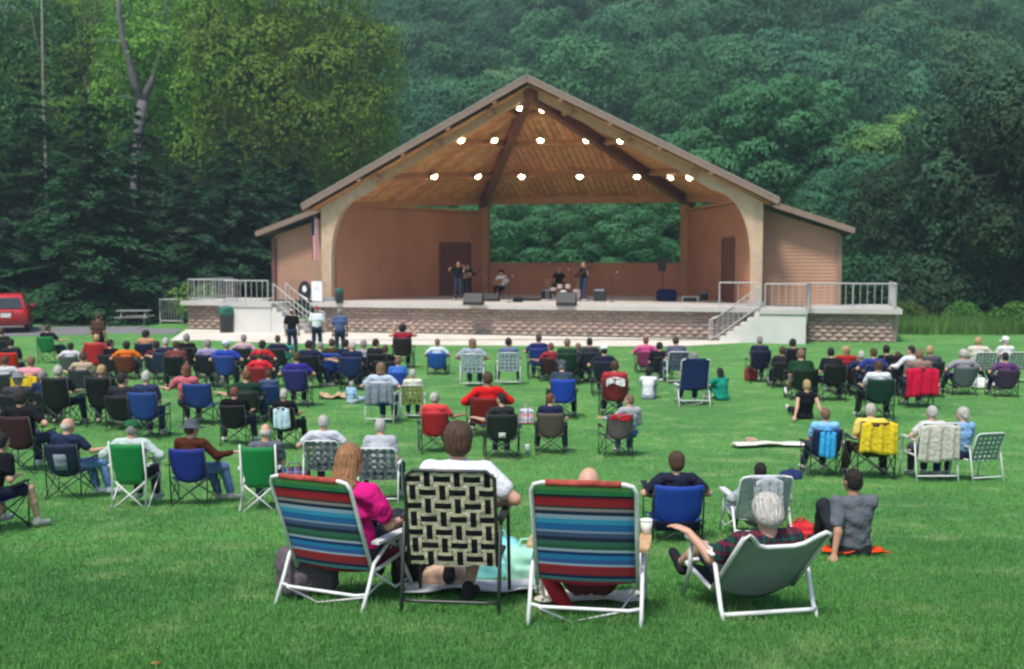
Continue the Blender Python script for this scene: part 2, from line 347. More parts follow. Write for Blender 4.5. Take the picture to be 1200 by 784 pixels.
# joint sets: x right, y forward (towards the stage), z up, origin on the ground under the pelvis
def J(ph=.52, rec=8, legs='chair', arms='lap', head=(0, 8), twist=0, slump=0):
    P = Vector((0, -.06, ph)); r = R(rec); up = Vector((0, -math.sin(r), math.cos(r)))
    lat = Vector((math.cos(R(twist)), math.sin(R(twist)), 0)); fw = Vector((-math.sin(R(twist)), math.cos(R(twist)), 0))
    j = dict(P=P, C=P + up * .30, N=P + up * .50 + fw * (.02 + slump), H=P + up * .50 + Vector((0, 0, .142)) + fw * (.045 + slump * 1.5), up=up, lat=lat, fw=fw, hy=head[0] + twist, hp=head[1])
    sh = P + up * .44 + fw * slump; j['SL'] = sh - lat * .185; j['SR'] = sh + lat * .185
    for s, n in ((-1, 'L'), (1, 'R')):
        hip = P + Vector((s * .09, .02, -.03)); j['h' + n] = hip
        L = legs if isinstance(legs, str) else legs[0 if s < 0 else 1]
        if L == 'chair': K = Vector((s * .13, .38, ph - .02)); A = Vector((s * .12, .42, .09))
        elif L == 'out': K = Vector((s * .14, .38, ph + .02)); A = Vector((s * .17, .70, .09))
        elif L == 'wide': K = Vector((s * .27, .33, ph - .0)); A = Vector((s * .30, .42, .09))
        elif L == 'side': K = Vector((s * .10 + .25, .30, ph - .01)); A = Vector((s * .09 + .36, .30, .09))
        elif L == 'cross': K = Vector((s * .06, .40, ph + (.08 if s > 0 else 0))); A = Vector((s * -.10, .52 if s > 0 else .42, .30 if s > 0 else .09))
        elif L == 'low': K = Vector((s * .13, .36, ph + .13)); A = Vector((s * .15, .62, .09))
        elif L == 'lowout': K = Vector((s * .12, .40, ph + .05)); A = Vector((s * .14, .80, .09))
        elif L == 'ground': K = Vector((s * .15, .30, .44)); A = Vector((s * .12, .46, .09))
        elif L == 'tailor': K = Vector((s * .34, .24, .18)); A = Vector((-s * .06, .30, .09))
        elif L == 'flat': K = Vector((s * .10, .42, .12)); A = Vector((s * .14, .84, .09))
        elif L == 'tuck': K = Vector((s * .12, .36, ph - .02)); A = Vector((s * .06, .02, .09))
        elif L == 'stand': K = Vector((s * .11, .02, .50)); A = Vector((s * .13, -.02, .09))
        j['K' + n] = K; j['A' + n] = A; t = Vector((A.x + s * .03, A.y + .15, .035)) if L not in ('low', 'lowout', 'flat') else Vector((A.x + s * .03, A.y + .09, .15))
        if L == 'side': t = Vector((A.x + .14, A.y + .04, .035))
        j['T' + n] = t
        S_ = j['S' + n]; a = arms if isinstance(arms, str) else arms[0 if s < 0 else 1]; o = lat * s
        if a == 'lap': E = S_ + o * .06 - up * .27 + fw * .04; Wr = E + fw * .23 - o * .13 + Vector((0, 0, -.0)); hd = (fw * .8 - o * .5)
        elif a == 'rest': E = S_ + o * .09 - up * .24 + fw * .06; Wr = E + fw * .25 + o * .02 + Vector((0, 0, .01)); hd = fw
        elif a == 'wing': E = S_ + o * .20 - up * .18 - fw * .02; Wr = E + fw * .18 - o * .15 - Vector((0, 0, .08)); hd = (fw - o)
        elif a == 'out': E = S_ + o * .17 - up * .20 + fw * .06; Wr = E + fw * .16 + o * .16 + Vector((0, 0, .03)); hd = fw + o
        elif a == 'knees': E = S_ + o * .05 - up * .16 + fw * .19; Wr = Vector((j['K' + n].x * .6, j['K' + n].y + .03, j['K' + n].z + .04)); hd = Vector((-s, .3, -.2))
        elif a == 'back': E = S_ + o * .06 - fw * .14 - Vector((0, 0, .25)); Wr = Vector((S_.x + s * .12, S_.y - .22, .10)); hd = Vector((s * .4, -1, -.3))
        elif a == 'cup': E = S_ + o * .14 - up * .20 + fw * .02; Wr = E + o * .10 + fw * .14 + Vector((0, 0, .15)); hd = fw + o * .6 + Vector((0, 0, .3))
        elif a == 'up': E = S_ + o * .14 + fw * .18 - up * .02; Wr = S_ + o * .02 + fw * .22 + up * .24; hd = Vector((0, 0, 1))
        elif a == 'down': E = S_ + o * .06 - Vector((0, 0, .28)); Wr = E + fw * .08 - Vector((0, 0, .24)); hd = Vector((0, .1, -1))
        elif a == 'fiddle_hold': E = S_ + o * .10 + fw * .18 - up * .13; Wr = E + fw * .10 + o * .06 + Vector((0, 0, .20)); hd = Vector((-s * .5, .2, .8))
        elif a == 'bow': E = S_ + o * .22 - up * .08 + fw * .05; Wr = S_ + o * .16 + fw * .24 + up * .02; hd = -o + fw * .3
        elif a == 'strum': E = S_ + o * .14 - up * .26 - fw * .02; Wr = P + fw * .22 + o * .12 + up * .16; hd = -o
        elif a == 'neck': E = S_ + o * .12 - up * .22 + fw * .08; Wr = S_ + o * .26 + fw * .22 - up * .12; hd = Vector((0, .2, 1)) - o * .4
        elif a == 'drum': E = S_ + o * .08 - up * .22 + fw * .10; Wr = E + fw * .24 - o * .02 + Vector((0, 0, .04)); hd = fw
        j['E' + n] = E; j['W' + n] = Wr; j['D' + n] = hd.normalized()
    return j
def head_mtx(j):
    return Matrix.Translation(j['H']) @ Matrix.Rotation(R(j['hy']), 4, 'Z') @ Matrix.Rotation(R(-j['hp']), 4, 'X')
def hand_prims(W_, d, side, up=Vector((0, 0, 1)), fine=False, curl=.5):
    """palm, four unequal bent fingers and a thumb leaving the side of the palm"""
    d = d.normalized(); lat = d.cross(up)
    if lat.length < .1: lat = Vector((1, 0, 0))
    lat.normalize(); nrm = lat.cross(d).normalized(); out = []
    C = W_ + d * .05
    out.append(cap(W_ + d * .01, W_ + d * .085, .017 if fine else .022, .015 if fine else .02, w=(.030, .040), e=tuple(lat), k=.012))
    rad = .0085 if fine else .012
    for i, ln in enumerate((.068, .078, .073, .055)):
        o = (i - 1.5) * .0215; b = W_ + d * .088 + lat * o; m = b + d * ln * .5 - nrm * ln * .18 * curl; e = m + d * ln * (.5 - .25 * curl) - nrm * ln * .45 * curl
        out += [cap(b - d * .02, m, rad, rad * .95, k=.004), cap(m, e, rad * .95, rad * .8, k=.004)]
    tb = W_ + d * .03 - lat * side * .028; tm = tb + d * .035 - lat * side * .028 - nrm * .01; te = tm + d * .028 - lat * side * .004 - nrm * .008
    out += [cap(tb, tm, .013, .011, k=.008), cap(tm, te, .011, .009, k=.004)]
    return out
def body_prims(j, fine=False, fem=False):
    H = head_mtx(j); h3 = H.to_3x3(); q = lambda *p: tuple(H @ Vector(p)); lat = tuple(j['lat']); e = (1, 0, 0)
    B = [ell(q(0, -.004, .012), (.074, .094, .105), h3), ell(q(0, .028, -.055), (.056, .062, .055), h3), cap(q(0, .088, .008), q(0, .107, -.024), .009, .014, k=.012),
         cap(q(0, .085, -.058), q(0, .087, -.06), .016, k=.01), ell(q(0, .06, -.088), (.026, .026, .02), h3),
         cap(q(-.034, .078, .03), q(.034, .078, .03), .014, k=.02)]
    for s in (-1, 1):
        B.append(ell(q(s * .078, -.008, -.008), (.010, .022, .032), h3, k=.008)); B.append(ell(q(s * .04, .062, -.02), (.025, .024, .022), h3))
    B.append(cap(j['N'] - j['up'] * .03, q(0, -.022, -.06), .058 if not fem else .048, .052 if not fem else .044))
    P, C, N = j['P'], j['C'], j['N']; ws = .92 if fem else 1
    B += [cap(P, P + (C - P) * .5, .105, .098, w=(.155, .135 * ws), e=e), cap(P + (C - P) * .5, C, .098, .105, w=(.135 * ws, .155 * ws), e=lat), cap(C, (j['SL'] + j['SR']) / 2 - j['up'] * .02, .105, .07, w=(.155 * ws, .14 * ws), e=lat),
          cap(j['SL'] + j['lat'] * .03, j['SR'] - j['lat'] * .03, .056, .056), cap(N - j['up'] * .10, N, .07, .05)]
    B.append(cap(P + Vector((-.07, -.01, -.03)), P + Vector((.07, -.01, -.03)), .10, .10))
    for s, n in ((-1, 'L'), (1, 'R')):
        B += [cap(j['S' + n], j['E' + n], .050 * ws, .038 * ws), cap(j['E' + n], j['W' + n], .039 * ws, .025 * ws), cap(j['h' + n], j['K' + n], .082, .054), cap(j['K' + n], j['K' + n] * .55 + j['A' + n] * .45, .053, .053), cap(j['K' + n] * .55 + j['A' + n] * .45, j['A' + n], .053, .034),
              cap(j['A' + n] + Vector((0, -.03, -.045)), j['T' + n], .036, .026)]
        B += hand_prims(j['W' + n], j['D' + n], s, fine=fine)
    return B
def shirt_prims(j, sleeve='short', fem=False, loose=.016):
    P, C, N = j['P'], j['C'], j['N']; lat = tuple(j['lat']); e = (1, 0, 0); ws = .93 if fem else 1; g = loose; lo_ = P + j['up'] * .02
    B = [cap(lo_, P + (C - P) * .5, .108 + g, .10 + g, w=(.158 + g, .14 * ws + g), e=e), cap(P + (C - P) * .5, C, .10 + g, .107 + g, w=(.14 * ws + g, .16 * ws + g), e=lat), cap(C, (j['SL'] + j['SR']) / 2 - j['up'] * .02, .107 + g, .072 + g, w=(.16 * ws + g, .145 * ws + g), e=lat),
         cap(j['SL'] + j['lat'] * .03, j['SR'] - j['lat'] * .03, .058 + g, .058 + g), cap(N - j['up'] * .10, N - j['up'] * .045, .072 + g, .052 + g * .5)]
    for n in 'LR':
        S_, E, W_ = j['S' + n], j['E' + n], j['W' + n]
        if sleeve == 'short': B.append(cap(S_, S_ + (E - S_) * .62, .052 + g, .052 + g))
        elif sleeve == 'long': B += [cap(S_, E, .052 + g, .044 + g), cap(E, E + (W_ - E) * .9, .044 + g, .034 + g * .6)]
        else: B.append(cap(S_ - j['up'] * .01, S_ + (E - S_) * .1, .048 + g, .046 + g))
    return B
def pants_prims(j, leg='long'):
    P = j['P']; g = .015; B = [cap(P, P + j['up'] * .06, .108 + g * .6, .104 + g * .5, w=(.158 + g * .6, .145 + g * .5)), cap(P + Vector((-.07, -.01, -.03)), P + Vector((.07, -.01, -.03)), .10 + g, .10 + g)]
    for n in 'LR':
        h, K, A = j['h' + n], j['K' + n], j['A' + n]
        if leg == 'short': B.append(cap(h, h + (K - h) * .8, .084 + g, .064 + g))
        else: B += [cap(h, K, .084 + g, .057 + g), cap(K, K + (A - K) * .9, .058 + g, .046 + g)]
    return B
def shoe_prims(j, n):
    B = []
    for n in n:
        A, T = j['A' + n], j['T' + n]; B += [cap(A + Vector((0, -.035, -.04)), T, .045, .036), cap(A + Vector((0, -.01, -.02)), A + Vector((0, -.01, .01)), .042)]
    return B
def hair_mesh(style, vox):
    """in head coordinates"""
    q = None; cut = None
    if style == 'short': q = [ell((0, -.018, .028), (.084, .096, .104)), ell((0, -.045, -.02), (.076, .062, .07))]
    elif style == 'thick': q = [ell((0, -.018, .030), (.099, .108, .108)), ell((0, -.05, -.03), (.090, .070, .078))]
    elif style == 'bob': q = [ell((0, -.02, .03), (.092, .102, .108)), cap((0, -.045, 0), (0, -.05, -.10), .06, .055, w=(.092, .088))]
    elif style == 'long': q = [ell((0, -.018, .03), (.090, .10, .108)), cap((0, -.05, .0), (0, -.07, -.16), .055, .05, w=(.092, .105)), cap((0, -.07, -.16), (.02, -.09, -.36), .05, .026, w=(.105, .075))]
    elif style == 'pony': q = [ell((0, -.018, .028), (.084, .098, .104)), ell((0, -.05, -.02), (.07, .06, .06)), cap((0, -.11, .03), (0, -.13, -.16), .028, .016)]
    elif style == 'bun': q = [ell((0, -.018, .028), (.084, .096, .104)), ell((0, -.05, -.02), (.07, .06, .06)), ell((0, -.11, .06), (.04, .035, .035))]
    elif style == 'bald': q = [ell((0, -.036, -.012), (.0835, .074, .070))]
    return sdf_mesh('hair', q, vox, .02, strand=.0032 if vox < .01 else .004)
_HAIR = {}
def hair_m(style, fine=False):
    if (style, fine) not in _HAIR: _HAIR[(style, fine)] = hair_mesh(style, .007 if fine else .014)
    return _HAIR[(style, fine)]
def hat_mesh(kind):
    m = MB()
    if kind == 'cap':
        m.lathe((0, -.01, .03), [(.102, -.01), (.102, .03), (.092, .07), (.065, .10), (.02, .113), (.001, .114)], 16)
        m.grid(lambda a, b: ((a - .5) * .15, .06 + b * .10 * (1 - (2 * a - 1) ** 2 * .4), .03 - .02 * b - .02 * (2 * a - 1) ** 2), 8, 4, .006)
    else:
        m.lathe((0, -.01, .03), [(.18, .0), (.185, .004), (.11, .022), (.098, .03), (.09, .10), (.05, .125), (.001, .115)], 20)
    return m.mesh('hat', True)
HATS = {}
POSES = {
    'up': J(), 'rest': J(rec=12, arms='rest', legs='wide'), 'relax': J(rec=16, arms=('rest', 'lap'), legs='out', head=(6, 10)), 'cross': J(rec=10, arms='wing', legs='cross', head=(-10, 6)),
    'turnr': J(rec=8, arms=('lap', 'out'), legs='side', head=(-30, 4), twist=-12), 'turnl': J(rec=8, arms=('out', 'lap'), legs='chair', head=(38, 5), twist=8), 'lean': J(rec=-16, arms='lap', legs='wide', head=(10, 2), slump=.02),
    'wing': J(rec=9, arms='wing', legs='chair', head=(14, 8)), 'hold': J(rec=4, arms=('lap', 'up'), legs='chair', head=(-20, 0)),
    'low': J(.28, 22, 'low', 'rest', (0, 12)), 'ground': J(.11, -8, 'ground', 'knees', (0, 2), 0, .03), 'tailor': J(.11, -4, 'tailor', 'lap', (-12, 2)), 'groundback': J(.11, 20, 'flat', 'back', (10, 10)),
    'stand': J(.93, 0, 'stand', 'down'), 'phone': J(.52, 2, 'chair', ('up', 'up'), (-15, 0)), 'fiddle': J(.93, 0, 'stand', ('fiddle_hold', 'bow'), (25, -12)), 'guitar': J(.93, 2, 'stand', ('neck', 'strum'), (10, -8)),
    'sitguitar': J(.54, 2, 'chair', ('neck', 'strum'), (5, -10)), 'drum': J(.56, 2, 'wide', 'drum', (0, -6)),
}
POSES.update({'slump': J(rec=15, arms='lap', legs='out', head=(4, -8)), 'looksr': J(rec=7, arms='rest', legs='wide', head=(-38, 4), twist=-6), 'looksl': J(rec=6, arms=('rest', 'lap'), legs='cross', head=(32, 0), twist=5), 'hunch': J(rec=-8, arms='lap', legs='wide', head=(-8, -6), slump=.03), 'lowup': J(.36, 12, 'low', 'lap'), 'lowwing': J(.36, 12, 'low', 'wing', (10, 8)), 'lowturnl': J(.36, 10, 'low', ('out', 'lap'), (34, 5), 8), 'lowturnr': J(.36, 10, 'low', ('lap', 'out'), (-30, 4), -10), 'lowlean': J(.36, -12, 'low', 'lap', (8, 2), 0, .02)})
TOP = {p: j['H'].z + .135 for p, j in POSES.items()}
_CACHE = {}
def person_meshes(pose, sleeve, leg, fem):
    def get(k, f):
        if k not in _CACHE: _CACHE[k] = f()
        return _CACHE[k]
    j = POSES[pose]
    return (get(('b', pose, fem), lambda: sdf_mesh('body', body_prims(j, False, fem), .0165, .03)),
            get(('s', pose, sleeve, fem), lambda: sdf_mesh('shirt', shirt_prims(j, sleeve, fem), .018, .04, .003, 34.)),
            get(('p', pose, leg), lambda: sdf_mesh('trousers', pants_prims(j, leg), .018, .035, .0025, 30.)),
            [get(('f', pose, n), lambda: sdf_mesh('shoe', shoe_prims(j, n), .016, .02)) for n in 'LR'])
HAIRC = {'white': (.46, .44, .40), 'grey': (.24, .23, .22), 'brown': (.075, .042, .025), 'dark': (.018, .014, .012), 'blond': (.42, .28, .13), 'auburn': (.16, .06, .03), 'lightbrown': (.20, .12, .07), 'strawberry': (.30, .15, .07)}
def hairmat(c):
    if 'hair_' + c in MATS: return MATS['hair_' + c]
    m = mat('hair_' + c, HAIRC[c], .55, .45, 1., .9, 1., spec=.3); N = m.node_tree.nodes; L = m.node_tree.links; tc = [n for n in N if n.type == 'TEX_COORD'][0]
    for n in [n for n in N if n.type == 'TEX_NOISE']:        # long thin streaks running down the head
        mp = N.new('ShaderNodeMapping'); mp.inputs['Scale'].default_value = (95, 95, 14); L.new(tc.outputs['Object'], mp.inputs[0]); L.new(mp.outputs[0], n.inputs[0]); n.inputs['Distortion'].default_value = .6
    return m
def person(loc, yaw, label, pose, hair='short', hc='brown', shirt='444444', pants='2a3550', sleeve='short', leg='long', fem=False, hat=None, hatc='d0d0d0', shoes='c8c4bc', sc=1., skin=None, eyes=False, mirror=False, shirtmat=None):
    root = empty('person', loc, R(yaw), label, 'person'); root.scale = (-sc if mirror else sc, sc, sc); j = POSES[pose]
    b, s_, p_, f_ = person_meshes(pose, sleeve, leg, fem); sk = skin or SKIN
    link('body', b, sk, root); link('shirt', s_, shirtmat or cloth(shirt), root); link('shorts' if leg == 'short' else 'trousers', p_, cloth(pants), root); [link('shoe', q, cloth(shoes), root) for q in f_]
    M = head_mtx(j)
    if hair: h = link('hair', hair_m(hair), hairmat(hc), root); h.matrix_local = M
    if hat:
        if hat not in HATS: HATS[hat] = hat_mesh(hat)
        h = link('cap' if hat == 'cap' else 'sun_hat', HATS[hat], cloth(hatc), root); h.matrix_local = M
    if eyes:
        if 'eye' not in HATS:
            HATS['eye'] = MB().ell((0, 0, 0), (.013, .008, .008), 8, 6).mesh('eye', True); HATS['mouth'] = MB().ell((0, 0, 0), (.024, .006, .006), 8, 6).mesh('mouth', True)
        for s in (-1, 1):
            o = link('eye', HATS['eye'], DARK, root); o.matrix_local = M @ Matrix.Translation((s * .032, .089, .008))
        o = link('mouth', HATS['mouth'], cloth('7a3a34'), root); o.matrix_local = M @ Matrix.Translation((0, .098, -.056))
    return root
# ------------------------------------------------------------------ setting: lawn, hillside, paths
def grid_mesh(name, xs, ys, fz):
    X, Y = np.meshgrid(xs, ys, indexing='ij'); Z = fz(X, Y); V = np.stack([X, Y, Z], -1).reshape(-1, 3); n = len(ys); i, jj = np.meshgrid(np.arange(len(xs) - 1), np.arange(n - 1), indexing='ij'); a = (i * n + jj).ravel()
    return fast_mesh(name, V, np.stack([a, a + n, a + n + 1, a + 1], 1), True)
def grass_mat(name, c1, c2, c3, near=True):
    m = bpy.data.materials.new(name); m.use_nodes = True; N = m.node_tree.nodes; L = m.node_tree.links; b = N['Principled BSDF']; b.inputs['Roughness'].default_value = .9; b.inputs['Specular IOR Level'].default_value = .1
    tc = N.new('ShaderNodeNewGeometry')
    def noise(sc, det=5, map_=None):
        t = N.new('ShaderNodeTexNoise'); t.inputs['Scale'].default_value = sc; t.inputs['Detail'].default_value = det; mp = N.new('ShaderNodeMapping'); L.new(tc.outputs['Position'], mp.inputs[0]); L.new(mp.outputs[0], t.inputs[0])
        if map_: mp.inputs['Scale'].default_value = map_
        return t.outputs[0]
    def ramp(s, a, b_):
        r = N.new('ShaderNodeMapRange'); r.inputs[1].default_value = a; r.inputs[2].default_value = b_; L.new(s, r.inputs[0]); return r.outputs[0]
    m1 = N.new('ShaderNodeMixRGB'); m1.inputs[1].default_value = (*c1, 1); m1.inputs[2].default_value = (*c2, 1); L.new(ramp(noise(.35, 6, (1, 1.6, 1)), .35, .65), m1.inputs[0])
    m2 = N.new('ShaderNodeMixRGB'); L.new(m1.outputs[0], m2.inputs[1]); m2.inputs[2].default_value = (*c3, 1); L.new(ramp(noise(1.7, 6), .52, .75), m2.inputs[0])
    h = N.new('ShaderNodeHueSaturation'); L.new(m2.outputs[0], h.inputs['Color']); r = N.new('ShaderNodeMapRange'); r.inputs[1].default_value = .3; r.inputs[2].default_value = .7; r.inputs[3].default_value = .72; r.inputs[4].default_value = 1.28; L.new(noise(14, 4), r.inputs[0]); L.new(r.outputs[0], h.inputs['Value'])
    L.new(h.outputs[0], b.inputs['Base Color'])
    bp = N.new('ShaderNodeBump'); bp.inputs['Strength'].default_value = .7; bp.inputs['Distance'].default_value = .04; L.new(noise(45, 3), bp.inputs['Height']); L.new(bp.outputs[0], b.inputs['Normal'])
    if name == 'grass_blades':
        tr = N.new('ShaderNodeBsdfTranslucent'); L.new(h.outputs[0], tr.inputs[0]); mx = N.new('ShaderNodeMixShader'); mx.inputs[0].default_value = .3; L.new(b.outputs[0], mx.inputs[1]); L.new(tr.outputs[0], mx.inputs[2]); L.new(mx.outputs[0], N['Material Output'].inputs[0])
    return m
G1, G2, G3 = (.075, .215, .060), (.110, .285, .070), (.210, .330, .120)
lawn = link('lawn', grid_mesh('lawn', np.concatenate([np.linspace(-260, -42, 10), np.linspace(-40, 40, 81), np.linspace(42, 260, 10)]), np.concatenate([np.linspace(-60, 0, 7), np.linspace(.5, 60, 120), np.linspace(62, 100, 10)]),
    lambda X, Y: np.interp(Y, PY, PZ) + .02 * np.sin(X * .9 + Y * .4) * np.sin(Y * .7)), grass_mat('lawn_turf', G1, G2, G3)); tag(lawn, kind='structure')
def hillz(X, Y):
    y = Y + 10 * np.sin(X * .018 + 1) - .00 * X
    return -.3 + np.maximum(y - 112, 0) * .40 + np.clip((y - 120) / 60, 0, 1) * 5 * np.sin(X * .035)
hill = link('hillside', grid_mesh('hillside', np.linspace(-420, 420, 120), np.linspace(84, 620, 90), hillz), mat('forest_floor', (.035, .05, .02), .95, .3, .3)); tag(hill, kind='structure')

# near blades
def blades(name, n, y0, y1, h, w, pexp=2.0, xr=None, zf=None, lean=.5):
    t = RNG.random(n); Y = y0 + (y1 - y0) * t ** pexp
    X = (RNG.random(n) * 2 - 1) * (Y * .50 + .4) if xr is None else xr[0] + RNG.random(n) * (xr[1] - xr[0])
    Z = (np.interp(Y, PY, PZ) + .02 * np.sin(X * .9 + Y * .4) * np.sin(Y * .7)) - .004
    a = RNG.random(n) * 6.283; hh = h * (.5 + .8 * RNG.random(n)) * (1 - (.6 * t ** pexp if xr is None else 0)); ww = w * (.6 + .8 * RNG.random(n)) / 2; la = RNG.random(n) * 6.283; ll = hh * lean * RNG.random(n)
    b0 = np.stack([X - np.cos(a) * ww, Y - np.sin(a) * ww, Z], 1); b1 = np.stack([X + np.cos(a) * ww, Y + np.sin(a) * ww, Z], 1); tp = np.stack([X + np.cos(la) * ll, Y + np.sin(la) * ll, Z + hh], 1)
    V = np.stack([b0, b1, tp], 1).reshape(-1, 3); return fast_mesh(name, V, np.arange(3 * n).reshape(n, 3))
blade_m = grass_mat('grass_blades', (.108, .290, .080), (.150, .370, .094), (.255, .410, .15))
gb = link('grass', blades('grass', 460000, 4.6, 30, .055, .009, 2.1), blade_m); tag(gb, 'short green mown grass covering the near lawn', 'grass', kind='stuff')

def ground_poly(name, pts, z, material, kind='structure', thick=.15):
    P = [Vector((p[0], p[1], z)) for p in pts]; return tag(MB().prism([p - Vector((0, 0, thick)) for p in P], (0, 0, thick)).build(name, material), kind=kind)
CONC = mat('pale_concrete', (.62, .57, .49), .9, .1, 1.2, .2, 25)
ASPH = mat('worn_asphalt', (.17, .17, .175), .95, .15, 1.5, .3, 40)

# ------------------------------------------------------------------ bandshell frame of reference
PHI = R(15); O = Vector((.9, 51.5, 0)); EX = Vector((math.cos(PHI), -math.sin(PHI), 0)); EY = Vector((math.sin(PHI), math.cos(PHI), 0))
def Lc(x, y, z=0): return O + EX * x + EY * y + Vector((0, 0, z))
LM = Matrix.Translation(O) @ Matrix.Rotation(-PHI, 4, 'Z'); LMI = LM.inverted()
def loc_at(u, v, y):                              # local point where a ray meets the vertical plane local-y = y
    o = LMI @ Vector((0, 0, CAMZ)); d = LMI.to_3x3() @ ray(u, v); return o + d * ((y - o.y) / d.y)
def loc_floor(u, v, z=1.4):
    o = LMI @ Vector((0, 0, CAMZ)); d = LMI.to_3x3() @ ray(u, v); return o + d * ((z - o.z) / d.z)

# walkway in front of the stage and path to the car park
near = [gp(u, v) for u, v in ((200, 399), (235, 399), (290, 401), (380, 403), (500, 404.5), (640, 405.5), (800, 406), (868, 402), (892, 398))]
far_ = [Lc(10.5, -1.7), Lc(-17.0, -1.7)]
ground_poly('walkway', near + far_, .024, CONC)
p_ = [gp(-260, 399), gp(0, 395), (110 and gp(110, 391)), gp(205, 392)] + [gp(213, 386), gp(110, 383.5), gp(0, 382), gp(-260, 380)]
ground_poly('path', p_, .018, ASPH)
ground_poly('car_park', [(-60, 50, 0), (-19.5, 50.5, 0), (-18.5, 56.5, 0), (-60, 58, 0)], .012, ASPH)

# ------------------------------------------------------------------ trees
def leaf_cloud(name, centers, radii, n, size, up=.35, seed=1, squash=.8, jit=.12, coh=.5):
    g = np.random.default_rng(seed); C = np.asarray(centers); r = np.asarray(radii); w = r ** 2 / (r ** 2).sum(); k = g.choice(len(C), n, p=w)
    d = g.normal(size=(n, 3)); d[:, 2] += up; d /= np.linalg.norm(d, axis=1)[:, None]
    p = C[k] + d * (r[k] * (1 - jit + 2 * jit * g.random(n)) * (1 + .18 * np.sin(d[:, 0] * 7 + k) * np.cos(d[:, 2] * 6 + k)))[:, None] * np.array([1, 1, squash])
    # drop leaves buried deep in other lobes
    keep = np.ones(n, bool)
    for c, q in zip(C, r): keep &= ~((np.linalg.norm((p - c) / np.array([1, 1, squash]), axis=1) < q * .72))
    p = p[keep]; d = d[keep]; n = len(p)
    nr = d + g.normal(size=(n, 3)) * coh; nr /= np.linalg.norm(nr, axis=1)[:, None]; t = np.cross(nr, g.normal(size=(n, 3))); t /= np.linalg.norm(t, axis=1)[:, None]; b = np.cross(nr, t)
    s = (size * (.6 + .8 * g.random(n)))[:, None]
    V = np.stack([p + t * s, p + b * s * .55, p - t * s, p - b * s * .55], 1).reshape(-1, 3); return fast_mesh(name, V, np.arange(4 * n).reshape(n, 4))
def crown_lobes(rx, rz, zc, n, rl, seed, shape='round'):
    g = np.random.default_rng(seed); C = []; Rr = []
    for i in range(n):
        t = (i + .5) / n; z = 1 - 1.75 * t; a = i * 2.399 + g.random() * .5; q = math.sqrt(max(0, 1 - z * z)); k = .62 + .2 * g.random()
        if shape == 'cone': q = (1 - (z + 1) / 2) * 1.0 + .12
        C.append((math.cos(a) * q * rx * k, math.sin(a) * q * rx * k, zc + z * rz * k)); Rr.append(rl * (.7 + .6 * g.random()))
    C.append((0, 0, zc)); Rr.append(rl * 1.5); return C, Rr
def trunk_mb(h, r, limbs, seed, reach, hb):
    g = random.Random(seed); m = MB(); pts = []; x = y = 0
    for i in range(7):
        t = i / 6; pts.append((x, y, h * t - .3)); x += g.uniform(-.03, .03) * h * .4; y += g.uniform(-.03, .03) * h * .4
    m.tube(pts, [r * (1.25 if i == 0 else 1) * (1 - .75 * i / 6) for i in range(7)], 8)
    for k in range(limbs):
        a = k * 2.4 + g.random(); z0 = h * (hb + (1 - hb) * .8 * k / limbs); L = reach * (1 - .5 * k / limbs); i = min(5, int(z0 / h * 6)); bx, by = pts[i][0], pts[i][1]
        m.tube([(bx, by, z0), (bx + math.cos(a) * L * .5, by + math.sin(a) * L * .5, z0 + L * .35), (bx + math.cos(a) * L, by + math.sin(a) * L, z0 + L * .85)], [r * .4, r * .25, r * .08], 6)
    return m
def conifer_mesh(name, h, rb, tiers, seed, dens=1.0, droop=.25, z0=.6, leaf=.20):
    g = np.random.default_rng(seed); P = []; T = []; Nn = []
    for i in range(tiers):
        t = i / (tiers - 1); z = z0 + (h - z0) * t; L = rb * (1 - t) ** .8 * (1 + .0) + .25; nb = int(6 + 6 * (1 - t))
        for b in range(nb):
            a = g.random() * 6.283; l = L * (.65 + .5 * g.random()); m = max(6, int(l * 26 * dens)); s = g.random(m) ** .7
            wd = l * .26 * np.sin(np.clip(s, 0, 1) * 3.0) + .05; lat = (g.random(m) * 2 - 1) * wd
            rr = s * l; zz = z + .12 * l * s - droop * l * s ** 2 + g.normal(size=m) * .05 + g.uniform(-.15, .15)
            P.append(np.stack([np.cos(a) * rr - np.sin(a) * lat, np.sin(a) * rr + np.cos(a) * lat, zz - .08 * np.abs(lat)], 1))
            dirr = np.stack([np.cos(a + lat * .8), np.sin(a + lat * .8), -droop * s], 1); T.append(dirr); nn = np.stack([g.normal(size=m) * .35, g.normal(size=m) * .35, np.ones(m)], 1); Nn.append(nn)
    p = np.concatenate(P); t = np.concatenate(T); n_ = np.concatenate(Nn); b = np.cross(n_, t); b /= np.linalg.norm(b, axis=1)[:, None]; t /= np.linalg.norm(t, axis=1)[:, None]; s = (leaf * (.7 + .7 * g.random(len(p))))[:, None]
    V = np.stack([p - t * s, p + b * s * .42, p + t * s, p - b * s * .42], 1).reshape(-1, 3); return fast_mesh(name, V, np.arange(4 * len(p)).reshape(-1, 4))
def leafmat(name, c, rnd=1., var=.35, scale=.45): return mat(name, c, .75, var, scale, rnd=rnd, trans=.25, spec=.15)
BARK = mat('bark', (.09, .07, .055), .95, .3, 3, .5, 12)
LF_HILL = leafmat('leaf_hill', (.056, .165, .072), .8, .3, .3); LF_HILL2 = leafmat('leaf_hill_light', (.085, .205, .085), .7, .3, .3); LF_MAPLE = leafmat('leaf_maple', (.140, .275, .040), .5, .3, .25)
LF_MID = leafmat('leaf_mid', (.080, .185, .052), .8); LF_PINE = leafmat('needles_pine', (.060, .190, .080), .5, .3, .6); LF_HEM = leafmat('needles_hemlock', (.034, .102, .044), .5, .3, .5); LF_DARK = leafmat('leaf_dark', (.036, .085, .038), .6)
